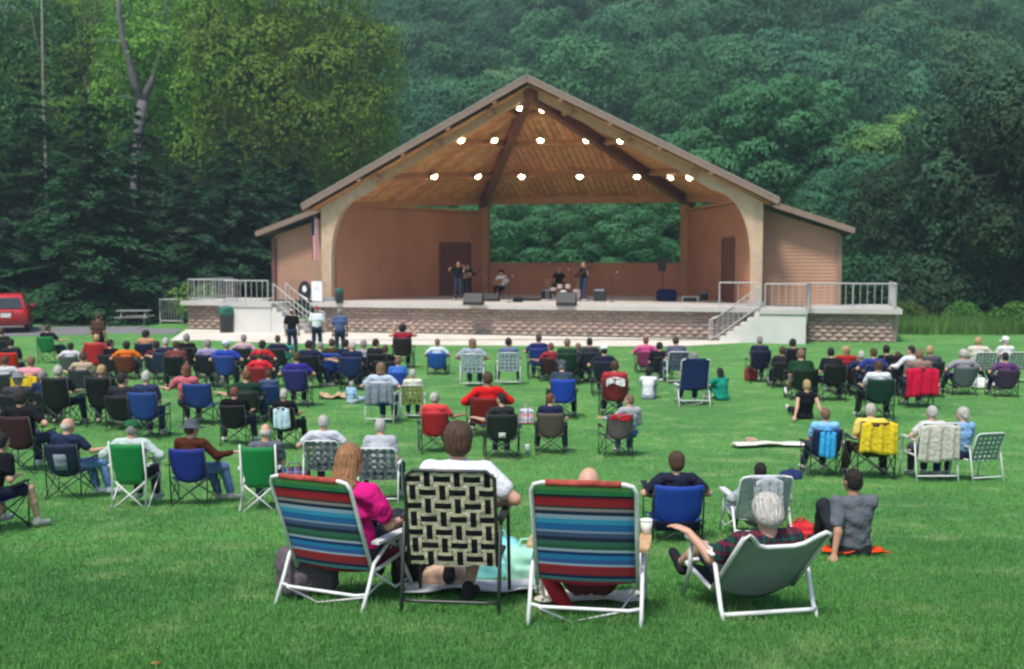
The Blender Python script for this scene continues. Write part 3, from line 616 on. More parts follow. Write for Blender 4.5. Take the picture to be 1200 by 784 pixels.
def tree(x, y, z, crown_me, crown_mat, trunk_me, label, sc=1., rz=0., group=None, cat='tree', name='tree', tmat=None, sz=None):
    r = empty(name, (x, y, z), rz, label, cat, group); r.scale = (sc, sc, sc * (sz or 1)); link('trunk', trunk_me, tmat or BARK, r); link('crown', crown_me, crown_mat, r); return r
# hillside forest: five shared crowns, every tree its own object
HC = []
for i, (rx, rz, n, rl) in enumerate(((4.6, 4.6, 15, 2.3), (4.0, 5.4, 14, 2.0), (5.2, 4.2, 18, 2.2), (3.8, 4.6, 12, 2.2), (4.4, 5.0, 13, 2.6))):
    C, Q = crown_lobes(rx, rz, 10.5, n, rl, 40 + i); HC.append(leaf_cloud('forest_crown', C, Q, 17000, .165, .6, 60 + i, coh=.30))
HT = trunk_mb(11, .28, 5, 3, 3.5, .45).mesh('forest_trunk')
LABH = {0: 'round-headed dark green forest tree standing among others on the hillside beyond the bandshell', 1: 'lighter green forest tree showing among darker ones on the hillside beyond the bandshell'}
def hlab(u, tv, li, sc, rz):
    a = 'behind the big maples' if u < 420 else 'above the left roof slope' if u < 560 else 'above the roof peak' if u < 700 else 'above the right roof slope' if u < 850 else 'above the right wing roof' if u < 1010 else 'behind the right edge trees'
    h = 'low' if tv > 110 else 'partway up' if tv > 30 else 'high'; c = 'lighter green' if li else 'dark green'; w = 'wide' if sc > 1.03 else 'narrow'
    return '%s %s-crowned forest tree %s on the hillside %s' % (c, w, h, a), sc, rz, '%s %s forest trees %s on the hillside %s' % (c, w, h, a)
gh = random.Random(5); row = 0; yv = 118.0; count = 0
while yv < 236:
    stp = 8.6 + (yv - 118) * .018; xx = -(yv * .52 + 4) + gh.random() * stp
    while xx < yv * .52 + 4:
        px, py = xx + gh.uniform(-2.2, 2.2), yv + gh.uniform(-2.2, 2.2); u = 600 + F_PX * px / py; zz = float(hillz(np.array(px), np.array(py))); topv = HOR - (zz + 17 - CAMZ) / py * F_PX; midv = HOR - (zz + 6 - CAMZ) / py * F_PX
        sc = gh.uniform(.82, 1.25)
        if u > 130 and midv > -60 or u <= 130 and py < 140:
            if count < 290:
                k = gh.randrange(5); li = 1 if gh.random() < .22 else 0; tree(px, py, zz - .5, HC[k], LF_HILL2 if li else LF_HILL, HT, *hlab(u, topv, li, sc, gh.random() * 6.28), name='forest_tree', sz=gh.uniform(.85, 1.15)); count += 1
        xx += stp
    yv += stp * .78
print('hill trees', count)
def big(name, rx, rz, zc, n, rl, leaves, size, seed, **k):
    C, Q = crown_lobes(rx, rz, zc, n, rl, seed); return leaf_cloud(name, C, Q, leaves, size, .45, seed + 1, **k)
# left: two big yellow-green maples, darker hemlocks in front, a dead forked trunk
MA = big('maple_crown', 7.4, 9.5, 14.5, 44, 2.5, 95000, .125, 301, coh=.35); MB_ = big('maple_crown', 6.2, 8.0, 15.5, 34, 2.3, 70000, .125, 311, coh=.35); TA = trunk_mb(19, .42, 9, 8, 6, .25).mesh('maple_trunk')
def put(u, Y): return 600 and (u - 600) / F_PX * Y
MAPL = [(342, 80, MA, LF_MAPLE, 1.06, 'big yellow-green maple crowding the left slope of the bandshell roof'), (232, 84, MB_, LF_MAPLE, 1.12, 'yellow-green maple behind the grey dead fork, left of the biggest maple'), (90, 88, MA, LF_MAPLE, 1.0, 'tall olive-green tree rising over the dark evergreens at the left'),
        (-10, 84, MB_, LF_MID, 1.15, 'mid green tree at the left edge above the evergreens'), (415, 92, MB_, LF_MAPLE, .68, 'smaller bright green tree just above the left roof slope'), (165, 96, MA, LF_MID, 1.15, 'tall mid green tree behind the dead fork'), (505, 96, MB_, LF_MAPLE, .56, 'small yellow-green tree peeping over the roof between the maple and the ridge')]
for i, (u, Y, me, mm, sc, lb) in enumerate(MAPL): tree(put(u, Y), Y, -.2, me, mm, TA, lb, sc, i * 1.3, name='maple_tree' if mm is LF_MAPLE else 'broadleaf_tree')
H1 = conifer_mesh('hemlock_crown', 14, 5.2, 26, 5, 1.5, .32, .5, .17); H2 = conifer_mesh('hemlock_crown', 11.5, 5.0, 22, 9, 1.5, .3, .3, .17); TB = trunk_mb(9, .34, 7, 18, 3.2, .3).mesh('broadleaf_trunk'); CT2 = MB().tube([(0, 0, -.3), (0, 0, 4), (.05, 0, 8)], [.3, .2, .04], 8).mesh('pine_trunk'); CT = MB().tube([(0, 0, -.3), (0, 0, 6), (.05, 0, 12.5)], [.26, .18, .03], 8).mesh('conifer_trunk')
for i, (u, Y, me, sc, lb) in enumerate(((-40, 62, H1, 1.0, 'dark hemlock cut by the left edge, behind the red car'), (40, 66, H1, 1.02, 'tall dark hemlock rising behind the red car'), (108, 61, H2, 1.08, 'broad dark hemlock between the red car and the picnic table'), (165, 64, H1, .86, 'dark hemlock standing behind the picnic table'), (222, 63, H2, .80, 'hemlock behind the ramp gate left of the stage'), (268, 66, H2, .95, 'hemlock rising behind the left stage railing'), (312, 69, H2, .9, 'dark hemlock close behind the left wing of the bandshell'), (355, 74, H2, .95, 'hemlock half hidden by the left roof eave'))):
    tree(put(u, Y), Y, -.1, me, LF_HEM, CT, lb, sc, i * 2.1, name='hemlock_tree')
# dead forked tree
dt = empty('dead_tree', (put(164, 77), 77, 0), 0, 'bare grey forked dead tree standing against the green maples', 'tree'); GB = mat('weathered_bark', (.125, .12, .118), .95, .2, 3, .4, 14)
def dp(u, v, Y=60): p = at(u, v, Y + 17); return (p.x - dt.location.x, p.y - 77, p.z)
MB().tube([(0, 0, -.3), dp(161, 280), dp(160, 200), dp(163, 150), dp(167, 118)], [.5, .45, .38, .36, .34], 10).tube([dp(167, 118), dp(178, 95, 60.4), dp(186, 70, 60.8), dp(192, 40, 61), dp(196, 0, 61.2), dp(200, -40, 61.4)], [.30, .22, .17, .13, .09, .05], 8).tube([dp(167, 120), dp(157, 95, 59.8), dp(148, 60, 59.5), dp(140, 20, 59.2), dp(138, -30, 59)], [.30, .27, .23, .19, .15], 8).build('trunk', GB, dt, True)
for a in (([(148, 62), (140, 48), (120, 46), (108, 52)], .07), ([(186, 70), (192, 58), (198, 30)], .06), ([(155, 95), (140, 88), (122, 78), (108, 66)], .05), ([(160, 118), (150, 112), (138, 114)], .07), ([(142, 30), (150, 18), (152, 4)], .06)):
    MB().tube([dp(u, v, 59.8) for u, v in a[0]], [a[1] * (1 - .25 * i) for i in range(len(a[0]))], 6).build('branch', GB, dt, True)
dt2 = empty('dead_tree', (put(57, 76), 76, 0), 0, 'thin pale bare stem standing at the left above the hemlocks', 'tree')
MB().tube([(0, 0, -.2), (.1, 0, 8), (.05, 0, 15), (.12, .1, 24)], [.12, .10, .08, .05], 7).build('trunk', mat('birch_bark', (.20, .19, .165), .9, .2, 5), dt2, True)
MB().tube([(.05, 0, 17), (-.5, .2, 18.5), (-.7, .2, 20)], [.05, .03, .01], 5).build('branch', mat('birch_bark', (.20, .19, .165)), dt2, True)
# behind and right of the stage: layered pines, broadleaf, dark edge trees
P1 = conifer_mesh('pine_crown', 13, 5.4, 20, 21, 1.3, .05, 1.0, .19); P2 = conifer_mesh('pine_crown', 10, 5.0, 17, 23, 1.4, .08, .2, .18); BR = big('tree_crown', 6.6, 6.2, 8.0, 44, 1.8, 80000, .115, 331, coh=.35); PB = big('pine_crown', 5.2, 5.0, 5.6, 46, 1.5, 80000, .105, 351, squash=.5, coh=.4); BD = big('tree_crown', 5.0, 6.0, 6.2, 36, 1.6, 60000, .12, 341, coh=.4)
for i, (u, Y, me, mm, sc, sz, lb) in enumerate(((905, 84, PB, LF_PINE, 1.55, 1.12, 'tall soft pine standing right of the roof peak behind the right roof slope'), (955, 80, P1, LF_PINE, 1.0, 1, 'pine directly above the right wing roof'), (845, 92, PB, LF_PINE, 1.35, 1.1, 'pine behind the right slope of the roof'), (600, 80, PB, LF_PINE, .85, .95, 'pine seen through the left part of the stage opening'), (655, 86, PB, LF_PINE, 1.0, .95, 'pine seen through the middle of the stage opening'), (715, 78, PB, LF_PINE, .85, .9, 'pine showing through the stage opening left of the loudspeaker'), (775, 84, PB, LF_PINE, .95, .95, 'pine seen through the right part of the stage opening'), (500, 84, PB, LF_PINE, .95, 1, 'pine hidden behind the left back wall of the stage'), (450, 76, PB, LF_PINE, .8, 1, 'pine behind the left side wall of the bandshell'))):
    tree(put(u, Y), Y, -.2, me, mm, CT2 if me is PB else CT, lb, sc, i * 1.7, name='pine_tree', sz=sz)
for i, (u, Y, me, mm, sc, lb) in enumerate(((1085, 78, BR, LF_MID, 1.0, 'broad yellowish green tree over the right end of the stage'), (1020, 84, BR, LF_MID, .9, 'mid green tree between the pines and the broad tree at the right'), (1165, 76, BR, LF_MID, 1.05, 'mid green tree near the right edge behind the darkest tree'), (1195, 62, BD, LF_DARK, 1.22, 'darkest tree filling the right edge down to the grass'), (1120, 66, BD, LF_DARK, .86, 'dark low tree right of the stage railing'), (1060, 68, BD, LF_DARK, .78, 'dark low tree directly behind the right stage railing'), (1250, 58, BD, LF_DARK, 1.1, 'dark tree half outside the right edge'), (1010, 72, BD, LF_PINE, .85, 'green leafy tree just right of the right wing wall'))):
    tree(put(u, Y), Y, -.3, me, mm, TB, lb, sc, i * 1.9, name='broadleaf_tree', sz=1 if me is BR else 1.05)
# shrubs and weeds at the right edge
SB = leaf_cloud('shrub', *(lambda c: (c[0], c[1]))(crown_lobes(1.3, .9, .8, 12, .5, 9)), 2600, .09, .5, 12); LF_BR = leafmat('leaf_bright', (.10, .22, .045), .8)
SL = ['bright green shrub by the ramp gate under the hemlocks', 'small bright green bush behind the picnic table end', 'weedy bush against the right end of the stage wall', 'low dark bush under the trees at the right end of the stage', 'bright weedy bush at the wood edge far right', 'low weedy bush between the stage end and the right edge', 'reddish-green low bush beside the right wall end']
for i, (u, Y, sc, mm) in enumerate(((232, 60, 1.15, LF_BR), (196, 61, .8, LF_BR), (1064, 55, .7, LF_BR), (1085, 59, 1.1, LF_DARK), (1185, 53, .75, LF_BR), (1130, 56, .7, LF_BR), (1060, 57, .75, LF_DARK))):
    r = empty('shrub', (put(u, Y), Y, 0), i, SL[i], 'shrub'); r.scale = (sc,) * 3; link('crown', SB, mm, r); link('stem', MB().tube([(0, 0, -.1), (0, 0, .8)], [.05, .02], 6).mesh('stem'), BARK, r)
UB = leaf_cloud('understory', *crown_lobes(3.0, 2.0, 1.9, 22, 1.0, 19), 9000, .13, .4, 22)
UL = ['dark understory bush closing the wood edge, first one right of the stage end', 'dark understory bush behind the bright weeds, second right of the stage end', 'dark understory bush behind the weeds, third right of the stage end', 'dark understory bush behind the weeds, fourth right of the stage end', 'dark understory bush at the right edge of the wood', 'dark understory bush beyond the right edge', 'dark understory bush behind the left ramp gate', 'dark understory bush behind the picnic table', 'dark understory bush between picnic table and red car', 'dark understory bush behind the red car roof', 'dark understory bush left of the red car', 'dark understory bush behind the left wing of the bandshell', 'low bush behind the right wing of the bandshell']
for i, (u, Y) in enumerate(((1052, 64), (1092, 62), (1132, 63), (1170, 61), (1208, 60), (1250, 60), (205, 66), (165, 65), (120, 66), (60, 67), (0, 66), (290, 72), (1010, 66))):
    r = empty('bush', (put(u, Y), Y, -.3), i * 1.1, UL[i], 'bush'); link('crown', UB, LF_DARK if i % 3 else LF_HEM, r); link('stem', MB().tube([(0, 0, -.1), (0, 0, 1.8)], [.09, .03], 6).mesh('stem'), BARK, r)
weeds = link('weeds', blades('weeds', 9000, 50.5, 56, .75, .06, 1.0, (16.6, 34), lean=.45), mat('weed_blades', (.10, .22, .05), .8, .35, .8, trans=.3)); tag(weeds, 'tall bright green weeds along the wood edge at the right', 'weeds', kind='stuff')
# ------------------------------------------------------------------ bandshell (local x right, y back, z up)
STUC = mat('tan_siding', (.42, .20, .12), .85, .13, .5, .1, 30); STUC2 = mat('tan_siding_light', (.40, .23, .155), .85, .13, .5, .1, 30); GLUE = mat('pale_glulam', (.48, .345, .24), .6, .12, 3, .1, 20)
CEDAR = mat('cedar_boards', (.62, .29, .12), .6, .25, 2.5, .15, 25, rnd=.35); BEAM = mat('stained_beam', (.40, .20, .10), .6, .15, 3); HIPM = mat('dark_hip_beam', (.16, .06, .035), .6, .15, 3)
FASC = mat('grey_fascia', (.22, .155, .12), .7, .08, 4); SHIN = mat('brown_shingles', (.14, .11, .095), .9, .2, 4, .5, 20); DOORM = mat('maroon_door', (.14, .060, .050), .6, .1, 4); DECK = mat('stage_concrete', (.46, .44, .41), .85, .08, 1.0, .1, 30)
shell = empty('bandshell', O, -PHI, 'open timber bandshell with lit gable ceiling above the stage', 'bandshell')
ZF = 1.4
def V3(*a): return Vector(a)
APX = V3(0, -.8, 11.55); FL, FR_, RL, RR = V3(-11.15, -.8, 5.9), V3(11.15, -.8, 5.9), V3(-6.4, 13.0, 6.85), V3(6.4, 13.0, 6.85)
up_ = V3(0, 0, .16)
rf = MB()
for tri in ((FL, RL, APX), (RL, RR, APX), (RR, FR_, APX)): rf.prism([p for p in tri], up_)
roof = rf.build('roof', SHIN, shell)
for a, b in ((FL, APX), (APX, FR_)):
    MB().bar(a + V3(0, -.06, .03), b + V3(0, -.06, .03), .10, .27).build('fascia', FASC, roof)
    MB().bar(a + V3(0, .12, .19), b + V3(0, .12, .19), .5, .05).build('roof_edge', mat('pale_drip_edge', (.32, .27, .25), .5), roof)
for a, b in ((FL, RL), (RL, RR), (RR, FR_)): MB().bar(a, b, .09, .30).build('fascia', FASC, roof)
# lookouts carrying the rake overhang
for s in (-1, 1):
    for k in (.14, .34, .54, .74):
        p = APX.lerp(FL if s < 0 else FR_, k) + V3(0, .42, -.15); MB().box(p, (.2, .95, .18), (0, s * math.atan(.51), 0)).build('lookout', BEAM, shell)
# ceiling: three sloping planes of separate boards
cA, cFL, cFR, cRL, cRR = V3(0, -.5, 11.3), V3(-10.9, -.5, 5.8), V3(10.9, -.5, 5.8), V3(-6.1, 12.5, 6.72), V3(6.1, 12.5, 6.72)
CPL = [(cFL, cRL), (cRL, cRR), (cRR, cFR)]
def clip(poly, ax, lo, hi):
    def half(P, f):
        out = []
        for i in range(len(P)):
            a, b = P[i], P[(i + 1) % len(P)]; fa, fb = f(a), f(b)
            if fa >= 0: out.append(a)
            if (fa >= 0) != (fb >= 0): out.append(a.lerp(b, fa / (fa - fb)))
        return out
    P = half(poly, lambda p: p.dot(ax) - lo)
    return half(P, lambda p: hi - p.dot(ax)) if P else P
for A, B in CPL:
    e = (B - A).normalized(); a0, a1 = A.dot(e), B.dot(e); n = (B - A).cross(cA - A).normalized(); n = n if n.z > 0 else -n; k = 0; W_ = .34
    lo0 = min(a0, a1, cA.dot(e)); hi0 = max(a0, a1, cA.dot(e)); x = lo0
    while x < hi0:
        P = clip([A, B, cA], e, x + .02, min(x + W_ - .02, hi0))
        if len(P) >= 3 and (P[0] - P[len(P) // 2]).length > .4: MB().prism([p + n * random.uniform(0, .02) * 0 for p in P], n * .05).build('ceiling_board', CEDAR, shell)
        x += W_
    MB().prism([A + n * .065, B + n * .065, cA + n * .065], n * .02).build('ceiling_deck', HIPM, shell)
    for t in (.30, .58, .82):
        MB().bar(A.lerp(cA, t) - n * .14, B.lerp(cA, t) - n * .14, .22, .30, up=n).build('purlin', BEAM, shell)
for P in (cRL, cRR): MB().bar(P + V3(0, 0, -.30), cA + V3(0, 0.1, -.36), .38, .50).build('hip_beam', HIPM, shell)
# front glulam arches
for s in (-1, 1):
    def rk(x): return 6.17 + (10.45 - x) * .508      # underside of the roof along the rake
    outer = [(10.45, ZF), (10.45, rk(10.45) - .22), (7.6, rk(7.6) - .20)]
    inner = []; MB().prism([V3(s * x, -.16, z) for x, z in ((0, rk(0) - .2), (7.595, rk(7.595) - .2), (7.595, rk(7.595) - .66), (0, rk(0) - .58))], (0, .32, 0)).build('rake_beam', mat('tan_rake_beam', (.42, .25, .14), .6, .12, 3), shell)
    inner.append((7.6, rk(7.6) - .72)); p0, p1, p2 = (8.2, rk(8.2) - .78), (9.80, 6.2), (9.93, 3.6)
    for i in range(0, 13):
        t = i / 12; inner.append(tuple((1 - t) ** 2 * a + 2 * t * (1 - t) * b + t * t * c for a, b, c in zip(p0, p1, p2)))
    inner.append((9.95, ZF)); poly = [V3(s * x, -.22, z) for x, z in outer + inner]
    MB().prism(poly, (0, .44, 0)).build('arch', GLUE, shell); MB().box((s * 10.16, 0, ZF + .1), (.75, .6, .2)).build('post_shoe', GREYM, shell)
# ring beam and back posts
ring = [V3(-10.1, .3, 6.1), V3(-5.75, 12.0, 6.72), V3(5.75, 12.0, 6.72), V3(10.1, .3, 6.1)]
for a, b in zip(ring, ring[1:]):
    MB().bar(a + V3(0, 0, .08), b + V3(0, 0, .08), .28, .48).build('ring_beam', BEAM, shell)
for x in (-5.75, 5.75):
    MB().box((x, 12.0, (ZF + 6.55) / 2), (.46, .46, 6.55 - ZF)).build('back_post', BEAM, shell)
# side walls with lap siding
def siding(a, b, z0, z1, name='wall', m=STUC, thick=.22, face=1, ztop2=None, pitch=.16):
    """wall from a to b (plan), horizontal laps on the face side"""
    A, B = V3(a[0], a[1], 0), V3(b[0], b[1], 0); d = (B - A).normalized(); n = V3(-d.y, d.x, 0) * face; mb = MB(); z = z0; zt2 = z1 if ztop2 is None else ztop2
    L = (B - A).length
    mb.prism([A + V3(0, 0, z0), B + V3(0, 0, z0), B + V3(0, 0, zt2), A + V3(0, 0, z1)], -n * thick)
    while z < max(z1, zt2) - .02:
        zb = min(z + pitch, max(z1, zt2))
        x0, x1 = 0.0, L
        if z1 != zt2:                             # slanted top: cut each lap where the slope passes
            t = (zb - z1) / (zt2 - z1)
            if zt2 > z1: x0 = max(0, min(1, t)) * L
            else: x1 = max(0, min(1, t)) * L
        if x1 - x0 > .05:
            p, q = A + d * x0, A + d * x1; mb.prism([p + V3(0, 0, z) + n * .0, p + V3(0, 0, z) + n * .026, p + V3(0, 0, zb - .004) + n * .006, p + V3(0, 0, zb - .004)], q - p)
        z += pitch
    return mb.build(name, m, shell)
wl = siding((-10.0, .45), (-5.95, 11.7), ZF, 6.05, face=-1); wr_ = siding((5.95, 11.7), (10.0, .45), ZF, 6.05, face=-1)
siding((-5.5, 12.0), (5.5, 12.0), ZF, 3.12, face=-1)
MB().box((0, 12.1, 3.17), (11.0, .36, .09)).build('wall_cap', STUC, shell)
for w, a, b in ((wl, (-10.0, .45), (-5.95, 11.7)), (wr_, (5.95, 11.7), (10.0, .45))):
    MB().bar((a[0], a[1], 6.12), (b[0], b[1], 6.12), .34, .12).build('wall_cap', BEAM, w)
def door_on(a, b, t, w, h, leaves, wall):
    A, B = V3(a[0], a[1], 0), V3(b[0], b[1], 0); d = (B - A).normalized(); n = V3(d.y, -d.x, 0); c = A.lerp(B, t) + n * .05
    rz = math.atan2(d.y, d.x); fr = MB()
    for s in (-1, 1): fr.box((s * (w / 2 + .06), 0, ZF + h / 2), (.12, .14, h))
    fr.box((0, 0, ZF + h + .06), (w + .24, .14, .12)); f = fr.build('door_frame', DOORM, shell, loc=c, rot=(0, 0, rz))
    for i in range(leaves):
        lw = w / leaves; x = -w / 2 + lw * (i + .5); dd = MB().box((x, 0, ZF + h / 2), (lw - .03, .07, h - .03)).box((x, -.045, ZF + h * .74), (lw * .62, .02, h * .32)).box((x, -.045, ZF + h * .27), (lw * .62, .02, h * .34)).build('door', DOORM, shell, loc=c, rot=(0, 0, rz))
        MB().tube([(x + lw * .38, -.05, ZF + 1.0), (x + lw * .38, -.11, ZF + 1.0), (x + lw * .28, -.11, ZF + 1.0)], .02, 6).build('handle', GREYM, dd)
def wall_t(u, a, b):                               # fraction along a wall where the ray column u crosses
    best = min(range(401), key=lambda k: abs(600 + F_PX * (LM @ V3(a[0] + (b[0] - a[0]) * k / 400, a[1] + (b[1] - a[1]) * k / 400, 0)).x / (LM @ V3(a[0] + (b[0] - a[0]) * k / 400, a[1] + (b[1] - a[1]) * k / 400, 0)).y - u)); return best / 400
ta = wall_t(533, (-10.0, .45), (-5.95, 11.7)); tb_ = wall_t(854, (5.95, 11.7), (10.0, .45)); print('door t', ta, tb_)
door_on((-10.0, .45), (-5.95, 11.7), ta, 2.6, 2.85, 2, wl); door_on((5.95, 11.7), (10.0, .45), tb_, 1.75, 2.95, 1, wr_)
# wings with lean-to roofs
for s in (-1, 1):
    a, b = ((-13.75, 1.3), (-10.2, 1.3)) if s < 0 else ((10.2, 1.3), (13.75, 1.3)); zl, zh = 4.6, 5.75
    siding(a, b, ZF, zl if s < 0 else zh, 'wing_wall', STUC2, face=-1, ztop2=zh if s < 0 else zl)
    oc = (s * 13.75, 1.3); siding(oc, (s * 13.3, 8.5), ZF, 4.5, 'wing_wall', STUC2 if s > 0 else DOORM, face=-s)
    P = [V3(s * 10.5, .5, 5.98), V3(s * 14.25, .5, 4.70), V3(s * 14.0, 9.5, 4.62), V3(s * 10.0, 9.5, 5.98)]; wrf = MB().prism(P, (0, 0, .14)).build('wing_roof', SHIN, shell)
    MB().bar(V3(s * 10.5, .46, 6.0), V3(s * 14.3, .46, 4.70), .08, .26).build('fascia', FASC, wrf); MB().bar(V3(s * 14.3, .44, 4.70), V3(s * 14.05, 9.5, 4.62), .08, .2).build('fascia', FASC, wrf)
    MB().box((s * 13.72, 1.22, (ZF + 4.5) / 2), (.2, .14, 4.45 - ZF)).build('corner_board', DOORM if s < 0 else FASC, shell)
# ceiling lamps
LAMP = emit('lamp_glow', (1, .66, .36), 28)
lampk = Kit(); hi_ = lampk.part('ceiling_lamp', MB().lathe((0, 0, 0), [(.03, .24), (.03, .02), (.20, .0), (.22, -.10), (.19, -.11), (.18, -.05)], 14), 'housing', True); lampk.part('bulb', MB().ell((0, 0, -.12), (.13, .13, .10), 12, 8), 'bulb', True, hi_)
ol = LMI @ Vector((0, 0, CAMZ)); l3 = LMI.to_3x3()
def ceil_hit(u, v):
    d = l3 @ ray(u, v); best = None
    for A, B in CPL:
        n = (B - A).cross(cA - A).normalized(); n = n if n.z > 0 else -n
        t = (A - ol).dot(n) / d.dot(n); p = ol + d * t
        c1 = (B - A).cross(p - A).dot(n); c2 = (cA - B).cross(p - B).dot(n); c3 = (A - cA).cross(p - cA).dot(n)
        if t > 0 and ((c1 >= -.3 and c2 >= -.3 and c3 >= -.3) or (c1 <= .3 and c2 <= .3 and c3 <= .3)): best = (p, n) if best is None or t < best[2] else best; best = (best[0], best[1], t)
    return best
for (u, v) in ((606, 119), (637, 121), (537, 157), (576, 157), (634, 157), (688, 157), (731, 157), (506, 200), (557, 200), (612, 200), (680, 200), (747, 200), (790, 200), (812, 200)):
    h_ = ceil_hit(u, v)
    if h_ is None: print('no ceiling at', u, v); continue
    p, n, t = h_; k = lampk.place(shell, {'housing': WHITEM, 'bulb': LAMP}); k[0].location = p - n * .24; k[0].rotation_euler = n.to_track_quat('Z', 'Y').to_euler()
# flag hanging beside the left arch
fl = empty('flag', Lc(-10.75, -.25, 3.4), -PHI, 'american flag hanging limp beside the left arch post', 'flag')
fw_, fh_ = .62, 2.0
def fpt(a, b): return (a * .34 - .17, .07 * math.sin(a * 9) + .02 * math.sin(b * 7), fh_ * (b - .0))
RED, WHT, BLU = cloth('b3202f'), cloth('dcd8d4'), cloth('20305e')
fm_ = MB()
for i in range(13):
    fm_.grid(lambda a, b, i=i: fpt((i + a) / 13, b), 1, 10, .006, mi=i % 2)
fm_.build('cloth', [RED, WHT], fl); MB().grid(lambda a, b: (lambda p: (p[0], p[1] - .012, p[2]))(fpt(a * .53, .6 + b * .4)), 6, 6, -.01).build('canton', BLU, fl)
MB().tube([(0, .05, -1.98), (0, .05, 2.1)], .025, 8).build('pole', GREYM, fl)

# ------------------------------------------------------------------ platform, retaining walls, stairs
plat = empty('stage_platform', O, -PHI, 'raised concrete stage platform under the bandshell', 'stage')
MB().prism([V3(-10.4, -1.75, ZF - .2), V3(10.4, -1.75, ZF - .2), V3(10.4, 1.6, ZF - .2), V3(6.6, 12.8, ZF - .2), V3(-6.6, 12.8, ZF - .2), V3(-10.4, 1.6, ZF - .2)], (0, 0, .2)).build('floor_slab', DECK, plat)
MB().prism([V3(-10.2, -1.36, -.3), V3(10.2, -1.36, -.3), V3(10.2, 1.5, -.3), V3(6.4, 12.6, -.3), V3(-6.4, 12.6, -.3), V3(-10.2, 1.5, -.3)], (0, 0, ZF - .2 + .3 - .01)).build('foundation', CONC, plat)
BLK = mat('split_face_block', (.37, .27, .23), .95, .15, 3, .6, 22, rnd=.45)
bms = []
for i in range(4):
    m = MB(); g = random.Random(i); nx, nz = 4, 3
    m.grid(lambda a, b: ((a - .5) * .44, .04 if a in (0, 1) or b in (0, 1) else -.035 - g.random() * .03, (b - .5) * .188), nx, nz, 0); P = m.mesh('stone_block'); bms.append(P)
def block_wall(name, label, x0, y0, x1, y1, z0=0.0, z1=1.2, courses=7, capw=.42):
    r = empty(name, O, -PHI, label, 'wall'); A, B = V3(x0, y0, 0), V3(x1, y1, 0); d = (B - A).normalized(); L = (B - A).length; n = V3(d.y, -d.x, 0); rz = math.atan2(d.y, d.x); h = (z1 - z0) / courses; cnt = max(1, round(L / .46)); w = L / cnt
    MB().prism([A + V3(0, 0, z0 - .2), B + V3(0, 0, z0 - .2), B + V3(0, 0, z1 - .01), A + V3(0, 0, z1 - .01)], -n * .35).build('core', mat('mortar', (.26, .205, .18), .95), r)
    for c in range(courses):
        off = (c % 2) * .5
        for k in range(cnt + (1 if off else 0)):
            xc = (k + .5 - off) * w; wa, wb = max(0, xc - w / 2), min(L, xc + w / 2)
            if wb - wa < .1: continue
            o = link('stone_block', bms[(k * 7 + c * 3) % 4], BLK, r, A + d * ((wa + wb) / 2) + n * .035 + V3(0, 0, z0 + h * (c + .5)), (0, 0, rz), ((wb - wa - .012) / .44, 1, h / .2)); 
    return r
cw = block_wall('retaining_wall', 'long reddish block wall below the stage front', -10.0, -1.36, 10.0, -1.36)
block_wall('retaining_wall', 'reddish block wall at the left end of the stage by the trash can', -17.2, -1.2, -14.3, -1.36)
block_wall('retaining_wall', 'reddish block wall at the right end of the stage under the railing', 12.4, -1.36, 15.85, -1.36)
block_wall('retaining_wall', 'short end return of the right stage wall beside the weeds', 15.92, -1.3, 16.25, 2.2)
for s, x0, x1 in ((-1, -17.2, -14.25), (1, 12.35, 16.1)):
    r = empty('terrace', O, -PHI, 'concrete terrace beside the %s wing wall of the bandshell' % ('left' if s < 0 else 'right'), 'terrace')
    MB().prism([V3(x0 - .08, -1.72, ZF - .2), V3(x1 + .08, -1.72, ZF - .2), V3(x1 + .08, 3.2, ZF - .2), V3(x0 - .08, 3.2, ZF - .2)], (0, 0, .2)).build('floor_slab', DECK, r)
    MB().box(((x0 + x1) / 2, 1.1, .5), (x1 - x0 - .1, 3.9, 1.36)).build('fill', CONC, r)
PALE = mat('cream_concrete', (.55, .54, .51), .85, .07, 1.5, .1, 30)
def stairs(label, xl0, xl1, s):
    """landing from xl0 to xl1; treads run down towards the stage middle"""
    r = empty('stairs', O, -PHI, label, 'stairs'); xi = xl1 if s < 0 else xl0
    MB().box(((xl0 + xl1) / 2, -2.0, (ZF - .2) / 2 - .05), (xl1 - xl0, 2.3, ZF - .1)).build('landing', PALE, r)
    MB().box(((xl0 + xl1) / 2, -2.0, ZF - .09), (xl1 - xl0 + .12, 2.42, .18)).build('landing_slab', DECK, r)
    for k in range(6):
        z = ZF - (k + 1) * .2; xc = xi - s * (.14 + .28 * k); MB().box((xc, -2.45, z / 2 - .03), (.279, 1.34, z + .06)).build('step', PALE, r)
    return r
stairs('cream concrete stairs at the left end of the stage front', -14.25, -11.7, -1); stairs('cream concrete stairs at the right end of the stage front', 10.55, 12.35, 1)
RAILM = mat('galvanised_rail', (.42, .42, .41), .45, .08, 5, spec=.4)
def railing(label, pts, posts=1.5, bal=.30, h=1.05, name='railing'):
    r = empty(name, O, -PHI, label, 'railing'); P = [V3(*p) for p in pts]
    for a, b in zip(P, P[1:]):
        d = (b - a); n = max(1, round(d.length / posts))
        MB().tube([a + V3(0, 0, h), b + V3(0, 0, h)], .027, 8).build('top_rail', RAILM, r); MB().tube([a + V3(0, 0, .12), b + V3(0, 0, .12)], .022, 6).build('bottom_rail', RAILM, r)
        for k in range(n + 1):
            q = a + d * (k / n); MB().tube([q, q + V3(0, 0, h)], .027, 8).build('rail_post', RAILM, r)
        m = max(1, round(d.length / bal))
        for k in range(1, m):
            if (k * n) % m == 0: continue
            q = a + d * (k / m); MB().tube([q + V3(0, 0, .12), q + V3(0, 0, h)], .014, 5).build('baluster', RAILM, r)
